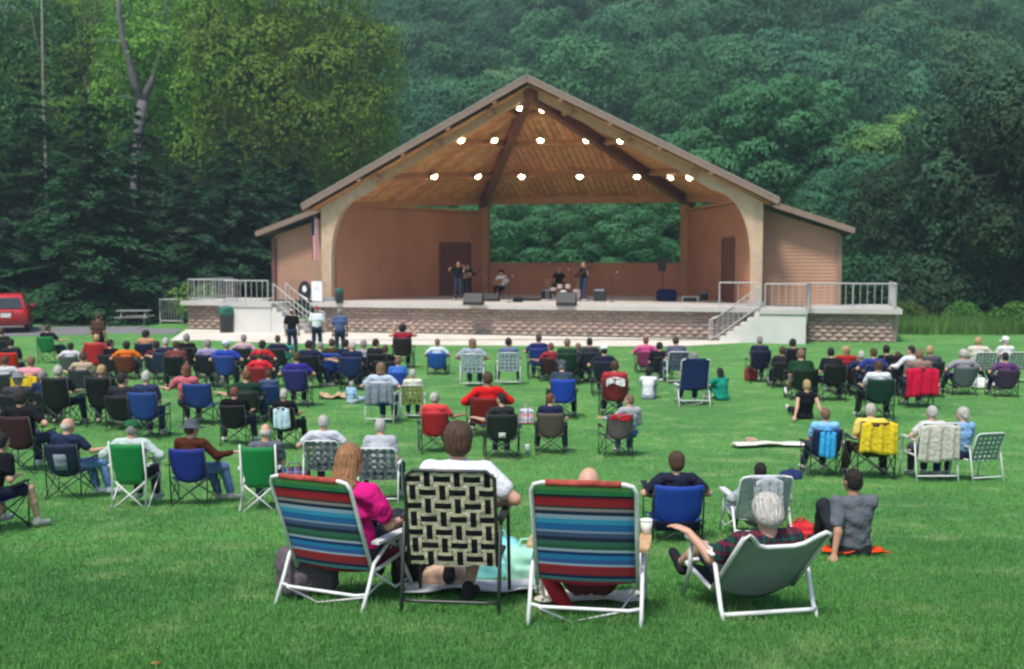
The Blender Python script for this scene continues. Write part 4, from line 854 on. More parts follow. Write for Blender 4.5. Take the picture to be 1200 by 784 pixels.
railing('white metal railing along the right end of the stage', [(10.7, -3.0, ZF), (12.35, -3.05, ZF), (12.5, -1.55, ZF), (15.95, -1.5, ZF), (15.95, 2.9, ZF)])
railing('white metal railing along the left end of the stage', [(-11.9, -3.0, ZF), (-14.15, -3.05, ZF), (-14.3, -1.5, ZF), (-17.0, -1.45, ZF), (-17.0, 2.9, ZF)])
railing('sloping white stair rail at the front of the right stairs', [(10.45, -3.06, ZF), (8.75, -3.06, .12), (8.45, -3.06, .02)], 2.2, .28, .92)
railing('sloping white stair rail against the block wall, right stairs', [(10.45, -1.80, ZF), (8.75, -1.80, .12), (8.45, -1.8, .02)], 2.2, .28, .92)
railing('sloping white stair rail at the front of the left stairs', [(-11.6, -3.06, ZF), (-9.9, -3.06, .12), (-9.6, -3.06, .02)], 2.2, .28, .92)
railing('sloping white stair rail against the block wall, left stairs', [(-11.6, -1.80, ZF), (-9.9, -1.80, .12), (-9.6, -1.8, .02)], 2.2, .28, .92)
railing('low white guard rail on the stage right of the right doorway', [(8.7, -1.2, ZF), (10.3, -1.2, ZF)], 1.6, .8)

# gate and utility box left of the platform
g_ = empty('gate', gp(201, 381), R(-8), 'grey metal gate at the foot of the ramp left of the stage', 'gate')
for x in (-.62, .62): MB().tube([(x, 0, 0), (x, 0, 1.35)], .04, 8).build('gate_post', RAILM, g_)
for z in (.15, 1.3): MB().tube([(-.62, 0, z), (.62, 0, z)], .03, 8).build('gate_rail', RAILM, g_)
for k in range(1, 8): MB().tube([(-.62 + k * .155, 0, .15), (-.62 + k * .155, 0, 1.3)], .014, 5).build('baluster', RAILM, g_)
g_.location = gp(201, 379.5)
bx_ = empty('sign_board', gp(197, 377), R(-5), 'pale blue and white notice board behind the ramp gate', 'sign')
MB().box((0, 0, 1.75), (.75, .05, .62)).build('board', mat('pale_blue_board', (.45, .55, .62), .5), bx_); MB().box((.1, -.035, 1.68), (.45, .015, .34)).build('notice', mat('white_paper', (.75, .75, .74), .7), bx_)
for x in (-.3, .3): MB().tube([(x, .04, 0), (x, .04, 2.0)], .035, 8).build('post', GREYM, bx_)
# trash cans
def trash(loc, label, sc=1., z=0):
    r = empty('trash_can', loc, .2, label, 'trash can'); r.scale = (sc,) * 3
    MB().lathe((0, 0, 0), [(.26, 0), (.29, .02), (.31, .75), (.32, .78), (.30, .80)], 20).build('bin', mat('black_bin', (.03, .035, .035), .5), r, True)
    MB().lathe((0, 0, .8), [(.335, -.03), (.335, .1), (.29, .26), (.17, .34), (.02, .36)], 20).build('lid', mat('green_lid', (.02, .13, .085), .45), r, True)
    MB().box((0, -.3, .98), (.26, .06, .14)).build('flap', mat('green_flap', (.012, .08, .055), .5), r)
trash(gp(266, 390), 'green-lidded black trash can in front of the left block wall', 1.1)
p = LM @ loc_floor(398, 355); trash(p, 'small green bin on the stage beside the left arch post', .62)
# picnic table
pt = empty('picnic_table', gp(158, 381), R(5), 'pale picnic table under the hemlocks left of the stage', 'table'); PTM = mat('weathered_planks', (.26, .27, .25), .85, .15, 6)
for k in range(5): MB().box((0, -.32 + k * .16, .76), (1.7, .15, .045)).build('tabletop_plank', PTM, pt)
for s in (-1, 1): MB().box((0, s * .75, .45), (1.7, .26, .045)).build('bench', PTM, pt)
for x in (-.6, .6):
    for s in (-1, 1): MB().bar((x, s * .62, 0), (x, s * .18, .74), .06, .09).build('leg', PTM, pt)
    MB().bar((x, -.8, .40), (x, .8, .40), .05, .09).build('crossbar', PTM, pt)
# ------------------------------------------------------------------ chair kits (face +y, origin on the ground)
def kit_quad(hb=.90, w=.54, seat=.44):
    k = Kit(); hw = w / 2
    def back(a, b): x = (a - .5) * (w - .02); return (x, -.20 - .17 * b - .05 * (1 - (2 * a - 1) ** 2) * (1 - b * .4), seat - .07 + (hb - seat + .07) * b + .02 * (2 * a - 1) ** 2 * b + (1 - b) ** 3 * .14 * (2 * a - 1) ** 2)
    k.part('back_panel', MB().grid(back, 10, 8, .008), 'fabric', True)
    k.part('seat', MB().grid(lambda a, b: ((a - .5) * w, -.20 + .44 * b, seat - .07 * math.sin(math.pi * a) * (1 - .5 * b) - .01), 8, 6, .008), 'fabric', True)
    for s in (-1, 1):
        k.part('armrest', MB().grid(lambda a, b: (s * (hw + .05) + (a - .5) * .07, -.26 + .52 * b, .63 - .02 * math.sin(math.pi * b)), 2, 5, .01), 'trim', True)
        k.part('back_post', MB().tube([(s * hw, -.26, .06), (s * (hw + .01), -.28, .5), (s * (hw - .01), -.37, hb + .01)], .011, 6), 'frame', True)
        k.part('front_post', MB().tube([(s * (hw + .05), .26, .02), (s * (hw + .05), .26, .63)], .010, 6), 'frame', True)
        k.part('leg', MB().tube([(s * hw, -.30, .02), (-s * hw, -.24, seat + .02)], .010, 6), 'frame', True)
        k.part('leg', MB().tube([(s * (hw + .02), .30, .02), (-s * (hw + .02), .24, seat)], .010, 6), 'frame', True)
        k.part('leg', MB().tube([(s * (hw + .03), -.29, .02), (s * (hw + .03), .26, seat)], .010, 6), 'frame', True)
        k.part('leg', MB().tube([(s * (hw + .045), .29, .02), (s * (hw + .02), -.26, seat)], .010, 6), 'frame', True)
        for y in (-.30, .29): k.part('foot', MB().lathe((s * (hw + .01), y, 0), [(.026, 0), (.026, .012), (.014, .03)], 8), 'trim')
    return k
def kit_web(w=.56, hb=.90, seat=.40, straps=(5, 5), sw=.056, lean=.20, arm='frame', back_h=None):
    """aluminium lawn chair, woven straps on the back, each strap its own part"""
    k = Kit(); hw = w / 2; z0 = seat - .02; y0 = -.20
    def bp(x, t): return Vector((x, y0 - lean * t, z0 + (hb - z0) * t))
    pts = [bp(-hw, 0), bp(-hw, .5), bp(-hw, .93), bp(-hw + .05, 1.0), bp(hw - .05, 1.0), bp(hw, .93), bp(hw, .5), bp(hw, 0)]
    k.part('back_frame', MB().tube(pts, .0125, 8), 'frame', True)
    k.part('seat_frame', MB().tube([(-hw, y0, seat), (-hw, .20, seat), (-hw + .05, .24, seat), (hw - .05, .24, seat), (hw, .20, seat), (hw, y0, seat)], .0125, 8), 'frame', True)
    for s in (-1, 1):
        k.part('leg', MB().tube([(s * (hw + .025), .30, .0), (s * (hw + .025), .24, .30), (s * (hw + .025), .20, .60), (s * (hw + .025), .14, .62)], .0125, 8), 'frame', True)
        k.part('leg', MB().tube([(s * (hw + .025), -.36, .0), (s * (hw + .025), -.30, .30), (s * (hw + .025), -.24, .60), (s * (hw + .025), -.18, .62)], .0125, 8), 'frame', True)
        k.part('armrest', MB().box((s * (hw + .025), -.02, .635), (.05, .46, .022)), 'arm')
    k.part('crossbar', MB().tube([(-hw - .025, -.325, .12), (-hw * .8, -.335, .12), (hw * .8, -.335, .12), (hw + .025, -.325, .12)], .011, 8), 'frame', True)
    nv, nh = straps; H = (bp(0, 1) - bp(0, 0)).length; d = (bp(0, 1) - bp(0, 0)).normalized(); nrm = Vector((0, -d.z, d.y))
    def strap(fn_c, fn_w, n, phase, length_dir):
        m = MB()
        for j, (lo, hi, mi) in enumerate(((-.5, -.24, 0), (-.24, .24, 1), (.24, .5, 0))):
            m.grid(lambda a, b: fn_c(b) + fn_w * ((lo + (hi - lo) * a)) + nrm * phase(b), 1, n, .0016, mi)
        return m
    for i in range(nv):
        x = -hw + (i + .5) * w / nv
        k.part('webbing_strap', strap(lambda b, x=x: bp(x, .0 + b * .985), Vector((sw, 0, 0)), nh * 4, lambda b, i=i: .0035 * math.cos(math.pi * (b * nh - .5)) * (1 if i % 2 else -1), 0), ('web1', 'web2'))
    for j in range(nh):
        t = (j + .5) / nh
        k.part('webbing_strap', strap(lambda b, t=t: bp(-hw + w * b, t * .985), d * sw, nv * 4, lambda b, j=j: .0035 * math.cos(math.pi * (b * nv - .5)) * (-1 if j % 2 else 1), 0), ('web1', 'web2'))
    k.part('seat', MB().grid(lambda a, b: ((a - .5) * w, y0 + .44 * b, seat - .03 * math.sin(math.pi * a)), 6, 4, .004), 'web1', True)
    return k
def kit_sling(w=.50, hb=1.0, seat=.42):
    """folding chair with a taut cloth back on white tubes with crossed legs"""
    k = Kit(); hw = w / 2
    k.part('back_panel', MB().grid(lambda a, b: ((a - .5) * (w - .02) * (1 - .30 * (1 - b) ** 3), -.20 - .16 * b - .03 * math.sin(math.pi * a), .36 + (hb - .38) * b), 8, 8, .008), 'fabric', True)
    k.part('seat', MB().grid(lambda a, b: ((a - .5) * (w - .03), -.20 + .42 * b, seat - .05 * math.sin(math.pi * a)), 6, 4, .008), 'fabric', True)
    for s in (-1, 1):
        k.part('back_post', MB().tube([(s * hw, -.30, .0), (s * hw, -.26, .5), (s * hw, -.37, hb + .02)], .014, 8), 'frame', True)
        k.part('leg', MB().tube([(s * (hw - .02), -.29, .02), (-s * hw, -.22, .42)], .012, 6), 'frame', True)
        k.part('leg', MB().tube([(s * (hw + .01), .28, .02), (-s * hw, .24, .44)], .012, 6), 'frame', True)
        k.part('front_post', MB().tube([(s * (hw + .03), .27, 0), (s * (hw + .03), .25, .64)], .012, 6), 'frame', True)
        k.part('leg', MB().tube([(s * (hw + .03), -.28, .03), (s * (hw + .03), .25, .46)], .012, 6), 'frame', True)
        k.part('armrest', MB().box((s * (hw + .03), .0, .65), (.05, .56, .025)), 'arm')
    return k
def kit_beach(w=.62, hb=.84, seat=.24, lean=.36, seatlen=.48):
    """low beach chair: bent white tube frame, one striped cloth from top bar to front bar"""
    k = Kit(); hw = w / 2; y0 = -.14
    def bp(x, t, o=0): return Vector((x, y0 - lean * t - o, seat + (hb - seat) * t))
    k.part('back_frame', MB().tube([bp(-hw, -.05), bp(-hw, .5), bp(-hw, .92), bp(-hw + .02, .98), bp(-hw + .07, 1.0), bp(hw - .07, 1.0), bp(hw - .02, .98), bp(hw, .92), bp(hw, .5), bp(hw, -.05)], .014, 10), 'frame', True)
    sag = lambda a: .028 * math.sin(math.pi * a)
    k.part('back_panel', MB().grid(lambda a, b: bp((a - .5) * (w - .03), .02 + .95 * b, sag(a) * (1.2 - b)), 12, 20, .005), 'fabric', True)
    k.part('top_sleeve', MB().tube([bp(-hw + .09, 1.0), bp(hw - .09, 1.0)], .021, 10), 'sleeve', True)
    k.part('seat', MB().grid(lambda a, b: ((a - .5) * (w - .03), y0 + .02 + seatlen * b, seat - sag(a) * 1.2 + .05 * b), 10, 6, .005), 'fabric2', True)
    k.part('seat_frame', MB().tube([(-hw, y0, seat), (-hw, y0 + seatlen, seat + .05), (-hw + .06, y0 + seatlen + .04, seat + .055), (hw - .06, y0 + seatlen + .04, seat + .055), (hw, y0 + seatlen, seat + .05), (hw, y0, seat)], .014, 10), 'frame', True)
    for s in (-1, 1):
        x = s * (hw + .03)
        k.part('leg', MB().tube([(x, -.36, .0), (x, -.24, .20), (x, -.17, .34), (x, .02, .44), (x, .22, .455)], .014, 10), 'frame', True)
        k.part('leg', MB().tube([(x, .40, .0), (x, .24, .24), (x, .19, .44)], .014, 10), 'frame', True)
        k.part('armrest', MB().grid(lambda a, b: (s * (hw + .035) + (a - .5) * (.06 + .02 * math.sin(b * 3)), -.16 + .46 * b, .475), 3, 6, .02), 'arm')
        k.part('side_brace', MB().tube([(s * hw, -.13, seat), (x, .12, .10), (x, .33, .12)], .010, 8), 'frame', True)
    k.part('crossbar', MB().tube([(-hw - .03, -.27, .15), (-hw + .05, -.29, .14), (hw - .05, -.29, .14), (hw + .03, -.27, .15)], .012, 8), 'frame', True)
    k.part('strap', MB().tube([(-hw * .9, -.30, .14), (-.1, -.2, .02), (.2, -.05, .05), (hw, .1, .2)], .008, 6), 'strap', True)
    return k
KITS = {'quad': kit_quad(), 'highquad': kit_quad(1.05), 'lowquad': kit_quad(.70, .56, .27), 'web': kit_web(), 'latt': kit_web(.56, .88, .40, (6, 6), .06), 'sling': kit_sling(), 'tallbeach': kit_beach(.66, 1.12, .38, .30, .46), 'lowbeach': kit_beach(.58, .74, .22, .34, .46)}
def chair(kind, loc, yaw, label, mats, sc=1., group=None):
    r = empty('camp_chair' if 'quad' in kind else 'folding_chair' if kind == 'sling' else 'lawn_chair' if kind in ('web', 'latt') else 'beach_chair', loc, R(yaw), label, 'chair', group); r.scale = (sc,) * 3
    KITS[kind].place(r, mats); return r
def drape(name, loc, yaw, label, cat, m, w=.60, top=.93, fall=.55, seed=1, y=-.34, sc=1., ffall=.25, sleeves=True):
    """cloth hung over a chair back: folds down behind and a little in front"""
    g = random.Random(seed); a1, a2, a3 = g.uniform(0, 6), g.uniform(0, 6), g.uniform(4, 7); tot = fall + ffall
    def f(a, b):
        s = b * tot; x = (a - .5) * w * (1 + .10 * (s / fall if s < fall else 1) * 0)
        if s < ffall: z = top - (ffall - s); yy = y + .05
        else: z = top - (s - ffall); yy = y - .03
        q = min(1, abs(s - ffall) / .25)
        yy += (.022 * math.sin(a * 19 + a1) + .012 * math.sin(a * 41 + a2)) * q
        if s > ffall: yy -= .02 * q; yy += .12 * (s - ffall)
        z += .03 * math.sin(a * a3 + a1) * max(0, (s - ffall) / fall) - .05 * (2 * a - 1) ** 2 * (1 - q * .5)
        return (x * (1 + .12 * max(0, s - ffall)), yy, z)
    r = MB().grid(f, 30, 16, .008); o = r.build(name, m, None, True, loc, (0, 0, R(yaw))); o.scale = (sc,) * 3; return tag(o, label, cat)
def bag(name, loc, rz, label, m, s=(.3, .2, .28), seed=0, cat='bag', handle=True):
    g = random.Random(seed); r = empty(name, loc, R(rz), label, cat)
    P = [rbox((0, 0, s[2] * .44), (s[0] * .5, s[1] * .5, s[2] * .44), min(s) * .22), rbox((g.uniform(-.1, .1) * s[0], 0, s[2] * .7), (s[0] * .38, s[1] * .36, s[2] * .26), min(s) * .15), rbox((0, -s[1] * .5, s[2] * .30), (s[0] * .34, s[1] * .10, s[2] * .22), min(s) * .08)]
    o = link('body', sdf_mesh('bag_body', P, .010, .03, .006, 24., cut=[(0, 0, -1, -.003)]), m, r)
    if handle: MB().tube([(-s[0] * .25, 0, s[2] * .8), (-s[0] * .15, .0, s[2] * 1.15), (s[0] * .15, .01, s[2] * 1.15), (s[0] * .25, 0, s[2] * .8)], .010, 6).build('handle', m, r, True)
    return r
def blanket(loc, rz, label, m, w, d, seed=0, name='blanket', bump=.03):
    g = random.Random(seed); a, b_ = g.uniform(0, 6), g.uniform(0, 6)
    def f(u, v):
        x = (u - .5) * w + .04 * math.sin(v * 7 + a); y = (v - .5) * d + .04 * math.sin(u * 9 + b_); q = math.cos(R(rz)); e = math.sin(R(rz)); gx, gy = x * q - y * e, x * e + y * q
        return (x, y, ground(loc[0] + gx, loc[1] + gy) - loc[2] + .045 + bump * max(0, math.sin(u * 13 + a) * math.sin(v * 8 + b_)))
    o = MB().grid(f, 24, 14, .01).build(name, m, None, True, loc, (0, 0, R(rz))); return tag(o, label, 'blanket')
def cup(loc, label, c='dcdcdc', h=.14):
    r = empty('cup', loc, 0, label, 'cup'); MB().lathe((0, 0, 0), [(.03, 0), (.042, h), (.038, h), (.028, .01)], 14).build('body', nylon(c), r, True); MB().lathe((0, 0, h), [(.043, -.004), (.043, .006), (.02, .01)], 14).build('lid', nylon('f0f0f0'), r, True); return r
# ------------------------------------------------------------------ the crowd
FR = {'b': BLACKM, 'w': WHITEM, 'g': GREYM}
CHN = {'quad': 'camp chair', 'highquad': 'high-backed camp chair', 'lowquad': 'low camp chair', 'web': 'webbed lawn chair', 'latt': 'lattice-webbed lawn chair', 'sling': 'folding sling chair', 'tallbeach': 'tall beach recliner', 'lowbeach': 'low beach chair'}
CATWORD = {}
def cm(color, frame='b', web2=None, arm=None, pat=None):
    f = pat or nylon(color); return {'fabric': f, 'fabric2': f, 'trim': nylon('1c1e20'), 'frame': FR[frame], 'arm': arm or FR[frame], 'web1': pat or cloth(color), 'web2': pat or cloth(web2 or color), 'sleeve': f, 'strap': FR[frame]}
PLG = plaid_mat('plaid_grey', '6d7480', '323c52', 'a8a8a0', 4); PLW = plaid_mat('plaid_white', 'bcc4cc', '8a96a6', 'dfe2e4', 6); YST = ramp_mat('yellow_green_web', 0, [(0, 'c3c95a'), (.12, '3c6a42'), (.2, 'd8da70'), (.35, '34583c'), (.45, 'd6d878'), (.6, '35603f'), (.7, 'd8d870'), (.85, '3c6a42')])
SHP = plaid_mat('plaid_shirt', '2a3550', '7c8ba0', '5c2430', 16, True); SHG = plaid_mat('grey_check_shirt', '8f9aa8', '5a6678', 'c0c6cc', 18, True)
C = []   # u, head-top v, pose, yaw, who, hair, haircol, shirt, pants, chair, chair colour, extra
def P(u, v, pose, yaw, who, hair='short', hc='brown', shirt='444444', pants='2a3550', ch='quad', cc='26324e', ccn='navy', **k): C.append((u, v, pose, yaw, who, hair, hc, shirt, pants, ch, cc, ccn, k))
# far left block
P(14, 396, 'up', 6, 'dark-haired person in a dark jacket at the left edge', 'short', 'dark', '23262b', ch='quad', cc='c8231f', ccn='bright red')
P(57, 380, 'turnr', 0, 'person in a black T-shirt turned sideways, far left', 'short', 'brown', '15171c', ch='quad', cc='1f7a3c', ccn='green')
P(38, 416, 'up', -4, 'pink-shirted person behind the yellow chair cloth', 'short', 'lightbrown', 'c98a94', ch='quad', cc='30323a', ccn='dark', dr=('d9b52a', 'yellow cloth hung over a camp chair at the far left'))
P(84, 401, 'wing', 5, 'dark-haired child in white beside the red chair', 'thick', 'dark', 'c9c7cc', ch='lowquad', cc='55585c', ccn='grey', sc=.9)
P(114, 391, 'up', -3, 'pale blond person in the big red chair, left', 'short', 'blond', 'a83036', ch='highquad', cc='b3222c', ccn='red')
P(116, 366, 'stand', -20, 'standing person in brown with short dark hair, far left', 'short', 'brown', '4a342c', '1a1a20', ch=None)
P(149, 399, 'wing', 4, 'dark-haired person in an orange shirt', 'thick', 'dark', 'cf6a22', ch='lowquad', cc='6a3020', ccn='rusty brown')
P(172, 386, 'up', 0, 'dark-haired person in a tan top next to orange', 'thick', 'dark', 'b08060', ch='quad', cc='1d2740', ccn='navy')
P(195, 395, 'turnl', 0, 'white-haired person in navy right of the tan top', 'short', 'white', '232c45', ch='quad', cc='22304a', ccn='navy')
P(222, 390, 'relax', -8, 'grey-haired broad person in black, left crowd', 'short', 'grey', '101114', ch='quad', cc='141518', ccn='black', sc=1.06)
P(206, 399, 'up', 8, 'brown-haired person squeezed between navy and black shirts', 'short', 'brown', '6a3a38', ch='quad', cc='15161a', ccn='black')
P(243, 397, 'up', 12, 'person in lilac shirt behind the blue shirt', 'short', 'grey', '9088b0', ch='quad', cc='202430', ccn='charcoal')
P(266, 398, 'wing', -6, 'white-capped person in a royal blue shirt', 'short', 'grey', '243f9a', ch='quad', cc='25408c', ccn='royal blue', hat='cap', hatc='c4cadb')
P(22, 436, 'up', 10, 'person in a grey hat at the far left', 'short', 'grey', '3a3c40', ch='quad', cc='1a1c24', ccn='black', hat='brim', hatc='74767a')
P(30, 455, 'wing', -10, 'dark-haired person in black by the left edge', 'thick', 'dark', '16171c', ch='quad', cc='3a1420', ccn='maroon', shoes='e0e0e0')
P(71, 427, 'rest', 4, 'white-haired person in a black high-backed chair', 'short', 'white', '22252c', ch='highquad', cc='101218', ccn='black')
P(122, 426, 'rest', -4, 'straw-blond person in a black high-backed chair', 'short', 'blond', '2a2a2e', ch='highquad', cc='0f1014', ccn='black')
P(173, 433, 'up', 3, 'white-haired person in the blue chair by the black chairs', 'short', 'white', '2a3450', ch='quad', cc='1f3f86', ccn='blue')
P(219, 426, 'turnl', 0, 'auburn-haired person in a pink shirt', 'bob', 'auburn', 'b5606c', '303440', ch='quad', cc='1f3c80', ccn='blue', dx=16, wsc=1.12)
P(277, 452, 'rest', -2, 'auburn-haired person in a black shirt, arms on the rests', 'short', 'auburn', '0f1013', ch='quad', cc='101114', ccn='black', shoes='d8d8d8', b=520)
P(305, 410, 'wing', 6, 'red-capped person in a red shirt', 'short', 'brown', 'c82a34', ch='lowquad', cc='8a1d28', ccn='dark red', hat='cap', hatc='c02a34')
P(309, 398, 'wing', -5, 'dark-haired person in a red jacket behind the red cap', 'thick', 'dark', 'a81f2a', ch='quad', cc='33202c', ccn='dark')
P(315, 432, 'up', 0, 'small person hidden by the wide blue chair', 'short', 'brown', '40506a', ch='quad', cc='1c3a72', ccn='deep blue', wsc=1.16, sc=.84)
P(348, 412, 'wing', 2, 'person in a purple-blue hoodie', 'short', 'brown', '2c2a7a', '1a1c28', ch='quad', cc='2a2a70', ccn='indigo')
P(362, 398, 'turnr', 4, 'dark-haired person in a navy vest near the walkway', 'short', 'dark', '20263c', ch='quad', cc='151a26', ccn='black')
P(376, 400, 'up', 4, 'grey-haired person in a pale green shirt', 'short', 'grey', 'a3ae9c', ch='lowquad', cc='4a5148', ccn='olive grey', sc=.95)
P(389, 396, 'wing', -3, 'brown-haired person in an olive shirt', 'short', 'brown', '3c3a22', ch='quad', cc='1c44a0', ccn='bright blue')
P(405, 397, 'up', 8, 'dark-haired person in navy beside the olive shirt', 'short', 'dark', '1c2238', ch='quad', cc='1d3f92', ccn='blue')
P(342, 361, 'stand', 0, 'bald-topped person in black standing by the walkway', 'bald', 'brown', '121316', ch=None)
P(371, 359, 'stand', 0, 'red-capped person in a white jacket standing by the walkway', 'short', 'grey', 'd6dadf', ch=None, hat='cap', hatc='9c2a34')
P(398, 361, 'stand', 4, 'grey-haired person in a denim shirt standing by the walkway', 'short', 'grey', '4a5c80', ch=None)
P(427, 397, 'wing', -4, 'grey-haired person in a grey T-shirt', 'short', 'grey', '8a9098', '20242c', ch='lowquad', cc='202226', ccn='black', sleeve='short', sc=1.1)
P(441, 396, 'turnr', 0, 'dark-haired person in a dark top right of the grey T-shirt', 'short', 'dark', '1c2026', ch='quad', cc='1b1d22', ccn='black', dx=3)
P(472, 379, 'phone', 0, 'dark-haired woman in a dark red tank top holding up a phone', 'thick', 'dark', '8a1f2e', '1a1c22', ch='lowquad' and 'quad', cc='2a1c22', ccn='dark brown', sleeve='none', fem=True, phone=True, sc=1.12)
P(466, 419, 'up', -3, 'grey-haired child-sized person under the woman with the phone', 'short', 'lightbrown', '3a66b0', ch='quad', cc='1f48a8', ccn='bright blue', sc=.82)
P(448, 424, 'wing', -8, 'light-brown-haired person in pale denim', 'bob', 'lightbrown', 'a9b4c2', ch='web', cc='2448a0', ccn='blue', fr='w', dr=('7c8490', 'grey towel hung over a blue chair in the middle left'))
P(484, 432, 'up', 4, 'white-haired person in the yellow-green striped chair', 'short', 'white', 'c8c8b8', ch='web', cc='b8c060', ccn='yellow-green striped', fr='w', pat='Y', b=490)
P(509, 459, 'turnr', 4, 'small white-haired person in the red and navy chair', 'short', 'white', 'c84040', ch='quad', cc='b01c2a', ccn='red and navy', sc=.94, b=530)
P(131, 397, 'turnr', 0, 'dark-haired person in black just right of the red high chair', 'short', 'dark', '14141a', ch='lowquad', cc='202024', ccn='black')
P(3, 384, 'up', 0, 'person in dark green at the very left edge, behind the bright red chair', 'short', 'brown', '1c2a22', ch='quad', cc='1a1c22', ccn='black')
P(99, 412, 'turnl', 0, 'brown-haired person in beige left of the red high chair', 'short', 'brown', 'a89880', ch='lowquad', cc='30343c', ccn='charcoal')
P(184, 399, 'wing', 5, 'dark-haired person in a maroon top among the navy chairs', 'thick', 'dark', '5a2028', ch='lowquad', cc='182038', ccn='dark blue')
P(286, 391, 'up', 0, 'grey-haired person in pale pink near the left trash can side', 'short', 'grey', 'b89aa0', ch='quad', cc='23262c', ccn='black')
P(326, 392, 'wing', 0, 'brown-haired person in navy just left of the teal chair', 'short', 'brown', '20263e', ch='quad', cc='26282e', ccn='charcoal')
P(413, 399, 'turnl', 0, 'white-haired person in a navy jacket left of the grey T-shirt', 'short', 'white', '1e2740', ch='quad', cc='1d2c5c', ccn='navy blue')
P(452, 403, 'wing', 0, 'brown-haired person in a black shirt left of the dark red tank top', 'short', 'brown', '15161a', ch='lowquad', cc='23242a', ccn='black')
P(290, 432, 'turnl', 0, 'auburn-haired person in dark green between the two wide blue chairs', 'short', 'auburn', '1d3828', ch='lowquad', cc='222a26', ccn='dark olive')
P(145, 436, 'turnr', 4, 'dark-haired person in charcoal left of the blue chair with white hair', 'short', 'dark', '2a2a30', ch='lowquad', cc='15171c', ccn='black')
P(52, 433, 'turnr', 0, 'grey-haired person in dark blue left of the black high chairs', 'short', 'grey', '1f2a4c', ch='lowquad', cc='1a1e2c', ccn='dark navy')
P(8, 416, 'wing', 0, 'brown-haired person in white at the left edge below the bright red chair', 'short', 'brown', 'b8bcc0', ch='lowquad', cc='30343a', ccn='dark grey')
P(677, 401, 'wing', 3, 'sandy-haired person in teal between the dark green and black chairs', 'short', 'lightbrown', '1f5a58', ch='lowquad', cc='1c2626', ccn='dark teal')
P(916, 405, 'turnr', 0, 'brown-haired person in charcoal left of the black high chair, right', 'short', 'brown', '26282e', ch='lowquad', cc='181a1e', ccn='black')
P(1008, 410, 'wing', 0, 'white-haired person in navy between the blond and the blue shirt', 'short', 'white', '1f2b48', ch='lowquad', cc='202634', ccn='slate blue')
P(1050, 411, 'turnl', 0, 'brown-haired person in dark olive left of the crimson jacket', 'short', 'brown', '2a3022', ch='lowquad', cc='161a16', ccn='black')
# middle
P(513, 396, 'up', 2, 'sandy-haired person in a white shirt by the walkway', 'short', 'lightbrown', 'c4d2dc', ch='lowquad', cc='2353a8', ccn='blue', sc=.98)
P(554, 396, 'up', -2, 'brown-haired person in a grey check shirt', 'bob', 'lightbrown', '8f9aa8', ch='web', cc='b9c2cc', ccn='pale grey', fr='w', sm='G')
P(596, 395, 'up', 0, 'dark-haired person in the white plaid lawn chair', 'short', 'dark', '5c6c88', ch='web', cc='d0d6da', ccn='white plaid', fr='w', pat='W')
P(631, 391, 'wing', 4, 'brown-haired person in navy left of the red top', 'short', 'brown', '23285a', ch='quad', cc='243a86', ccn='navy blue')
P(645, 401, 'turnl', 0, 'auburn-haired person in a red top', 'short', 'auburn', '8a2c34', ch='lowquad', cc='3a2024', ccn='dark')
P(665, 396, 'up', 0, 'sandy-haired person in the dark green chair', 'short', 'lightbrown', '22402c', ch='quad', cc='12301f', ccn='dark green')
P(690, 395, 'wing', 6, 'dark-haired person in a grey jacket', 'short', 'dark', '33343a', ch='quad', cc='1c2430', ccn='black')
P(708, 404, 'wing', -4, 'white-capped person in navy', 'short', 'dark', '1c2236', ch='quad', cc='171d30', ccn='dark navy', hat='cap', hatc='d8d8d8')
P(720, 421, 'up', 0, 'brown-haired person in the wine-red chair', 'short', 'brown', 'a03038', ch='quad', cc='7c1f2a', ccn='wine-red', dr=('d8d6d6', 'white towel over the top of the wine-red camp chair', .40, .16))
P(570, 434, 'wing', 6, 'broad person in a bright red shirt', 'short', 'brown', 'c41a1c', ch='lowquad', cc='7c1416', ccn='dark red', sc=1.12, sleeve='long')
P(588, 458, 'turnl', 0, 'dark-haired person right behind the flag-print tote bag', 'short', 'dark', '2a2c30', ch='quad', cc='1a241f', ccn='dark green and black', wsc=1.1, patch=('d8d8d4', .12, .10, .50), b=537)
P(645, 462, 'up', 2, 'auburn-haired person in the taupe chair', 'short', 'auburn', '1f2440', ch='quad', cc='5c5048', ccn='taupe', b=532)
P(659, 422, 'up', 2, 'grey-capped person in the vivid blue chair', 'short', 'grey', '33404c', '14161c', ch='quad', cc='1a44b4', ccn='vivid blue', hat='cap', hatc='4a525c')
P(736, 460, 'turnl', 6, 'brown-haired person in a grey sweatshirt and jeans', 'short', 'lightbrown', '9a9aa2', '3c5680', ch='quad', cc='6c5c62', ccn='grey and red', sleeve='long', dx=-14, dr=('b52028', 'red cloth along the top of the grey and red chair', .42, .12), b=534)
P(757, 394, 'wing', -2, 'dark red-haired person in a pink shirt', 'short', 'auburn', 'c04c80', ch='lowquad', cc='8a3060', ccn='plum')
P(772, 400, 'turnr', 0, 'person in black beside the pink shirt', 'short', 'dark', '1c1a20', ch='lowquad', cc='201c20', ccn='black', dx=3)
P(793, 394, 'up', 2, 'brown-haired person in a plaid shirt', 'short', 'brown', '60656e', ch='web', cc='606a78', ccn='grey', fr='w', sm='P')
P(812, 411, 'relax', -2, 'grey-haired person mostly hidden by the tall blue recliner', 'short', 'grey', '8a5060', ch='tallbeach', cc='1c2c68', ccn='blue', fr='w')
P(760, 430, 'ground', -6, 'dark-haired child in a white shirt sitting on the grass', 'bob', 'dark', 'cfd3d6', '8890a0', ch=None, sc=.92)
P(846, 431, 'ground', 30, 'girl in a teal dress with long dark hair on the grass', 'long', 'dark', '12806c', '12806c', ch=None, sc=.92, fem=True)
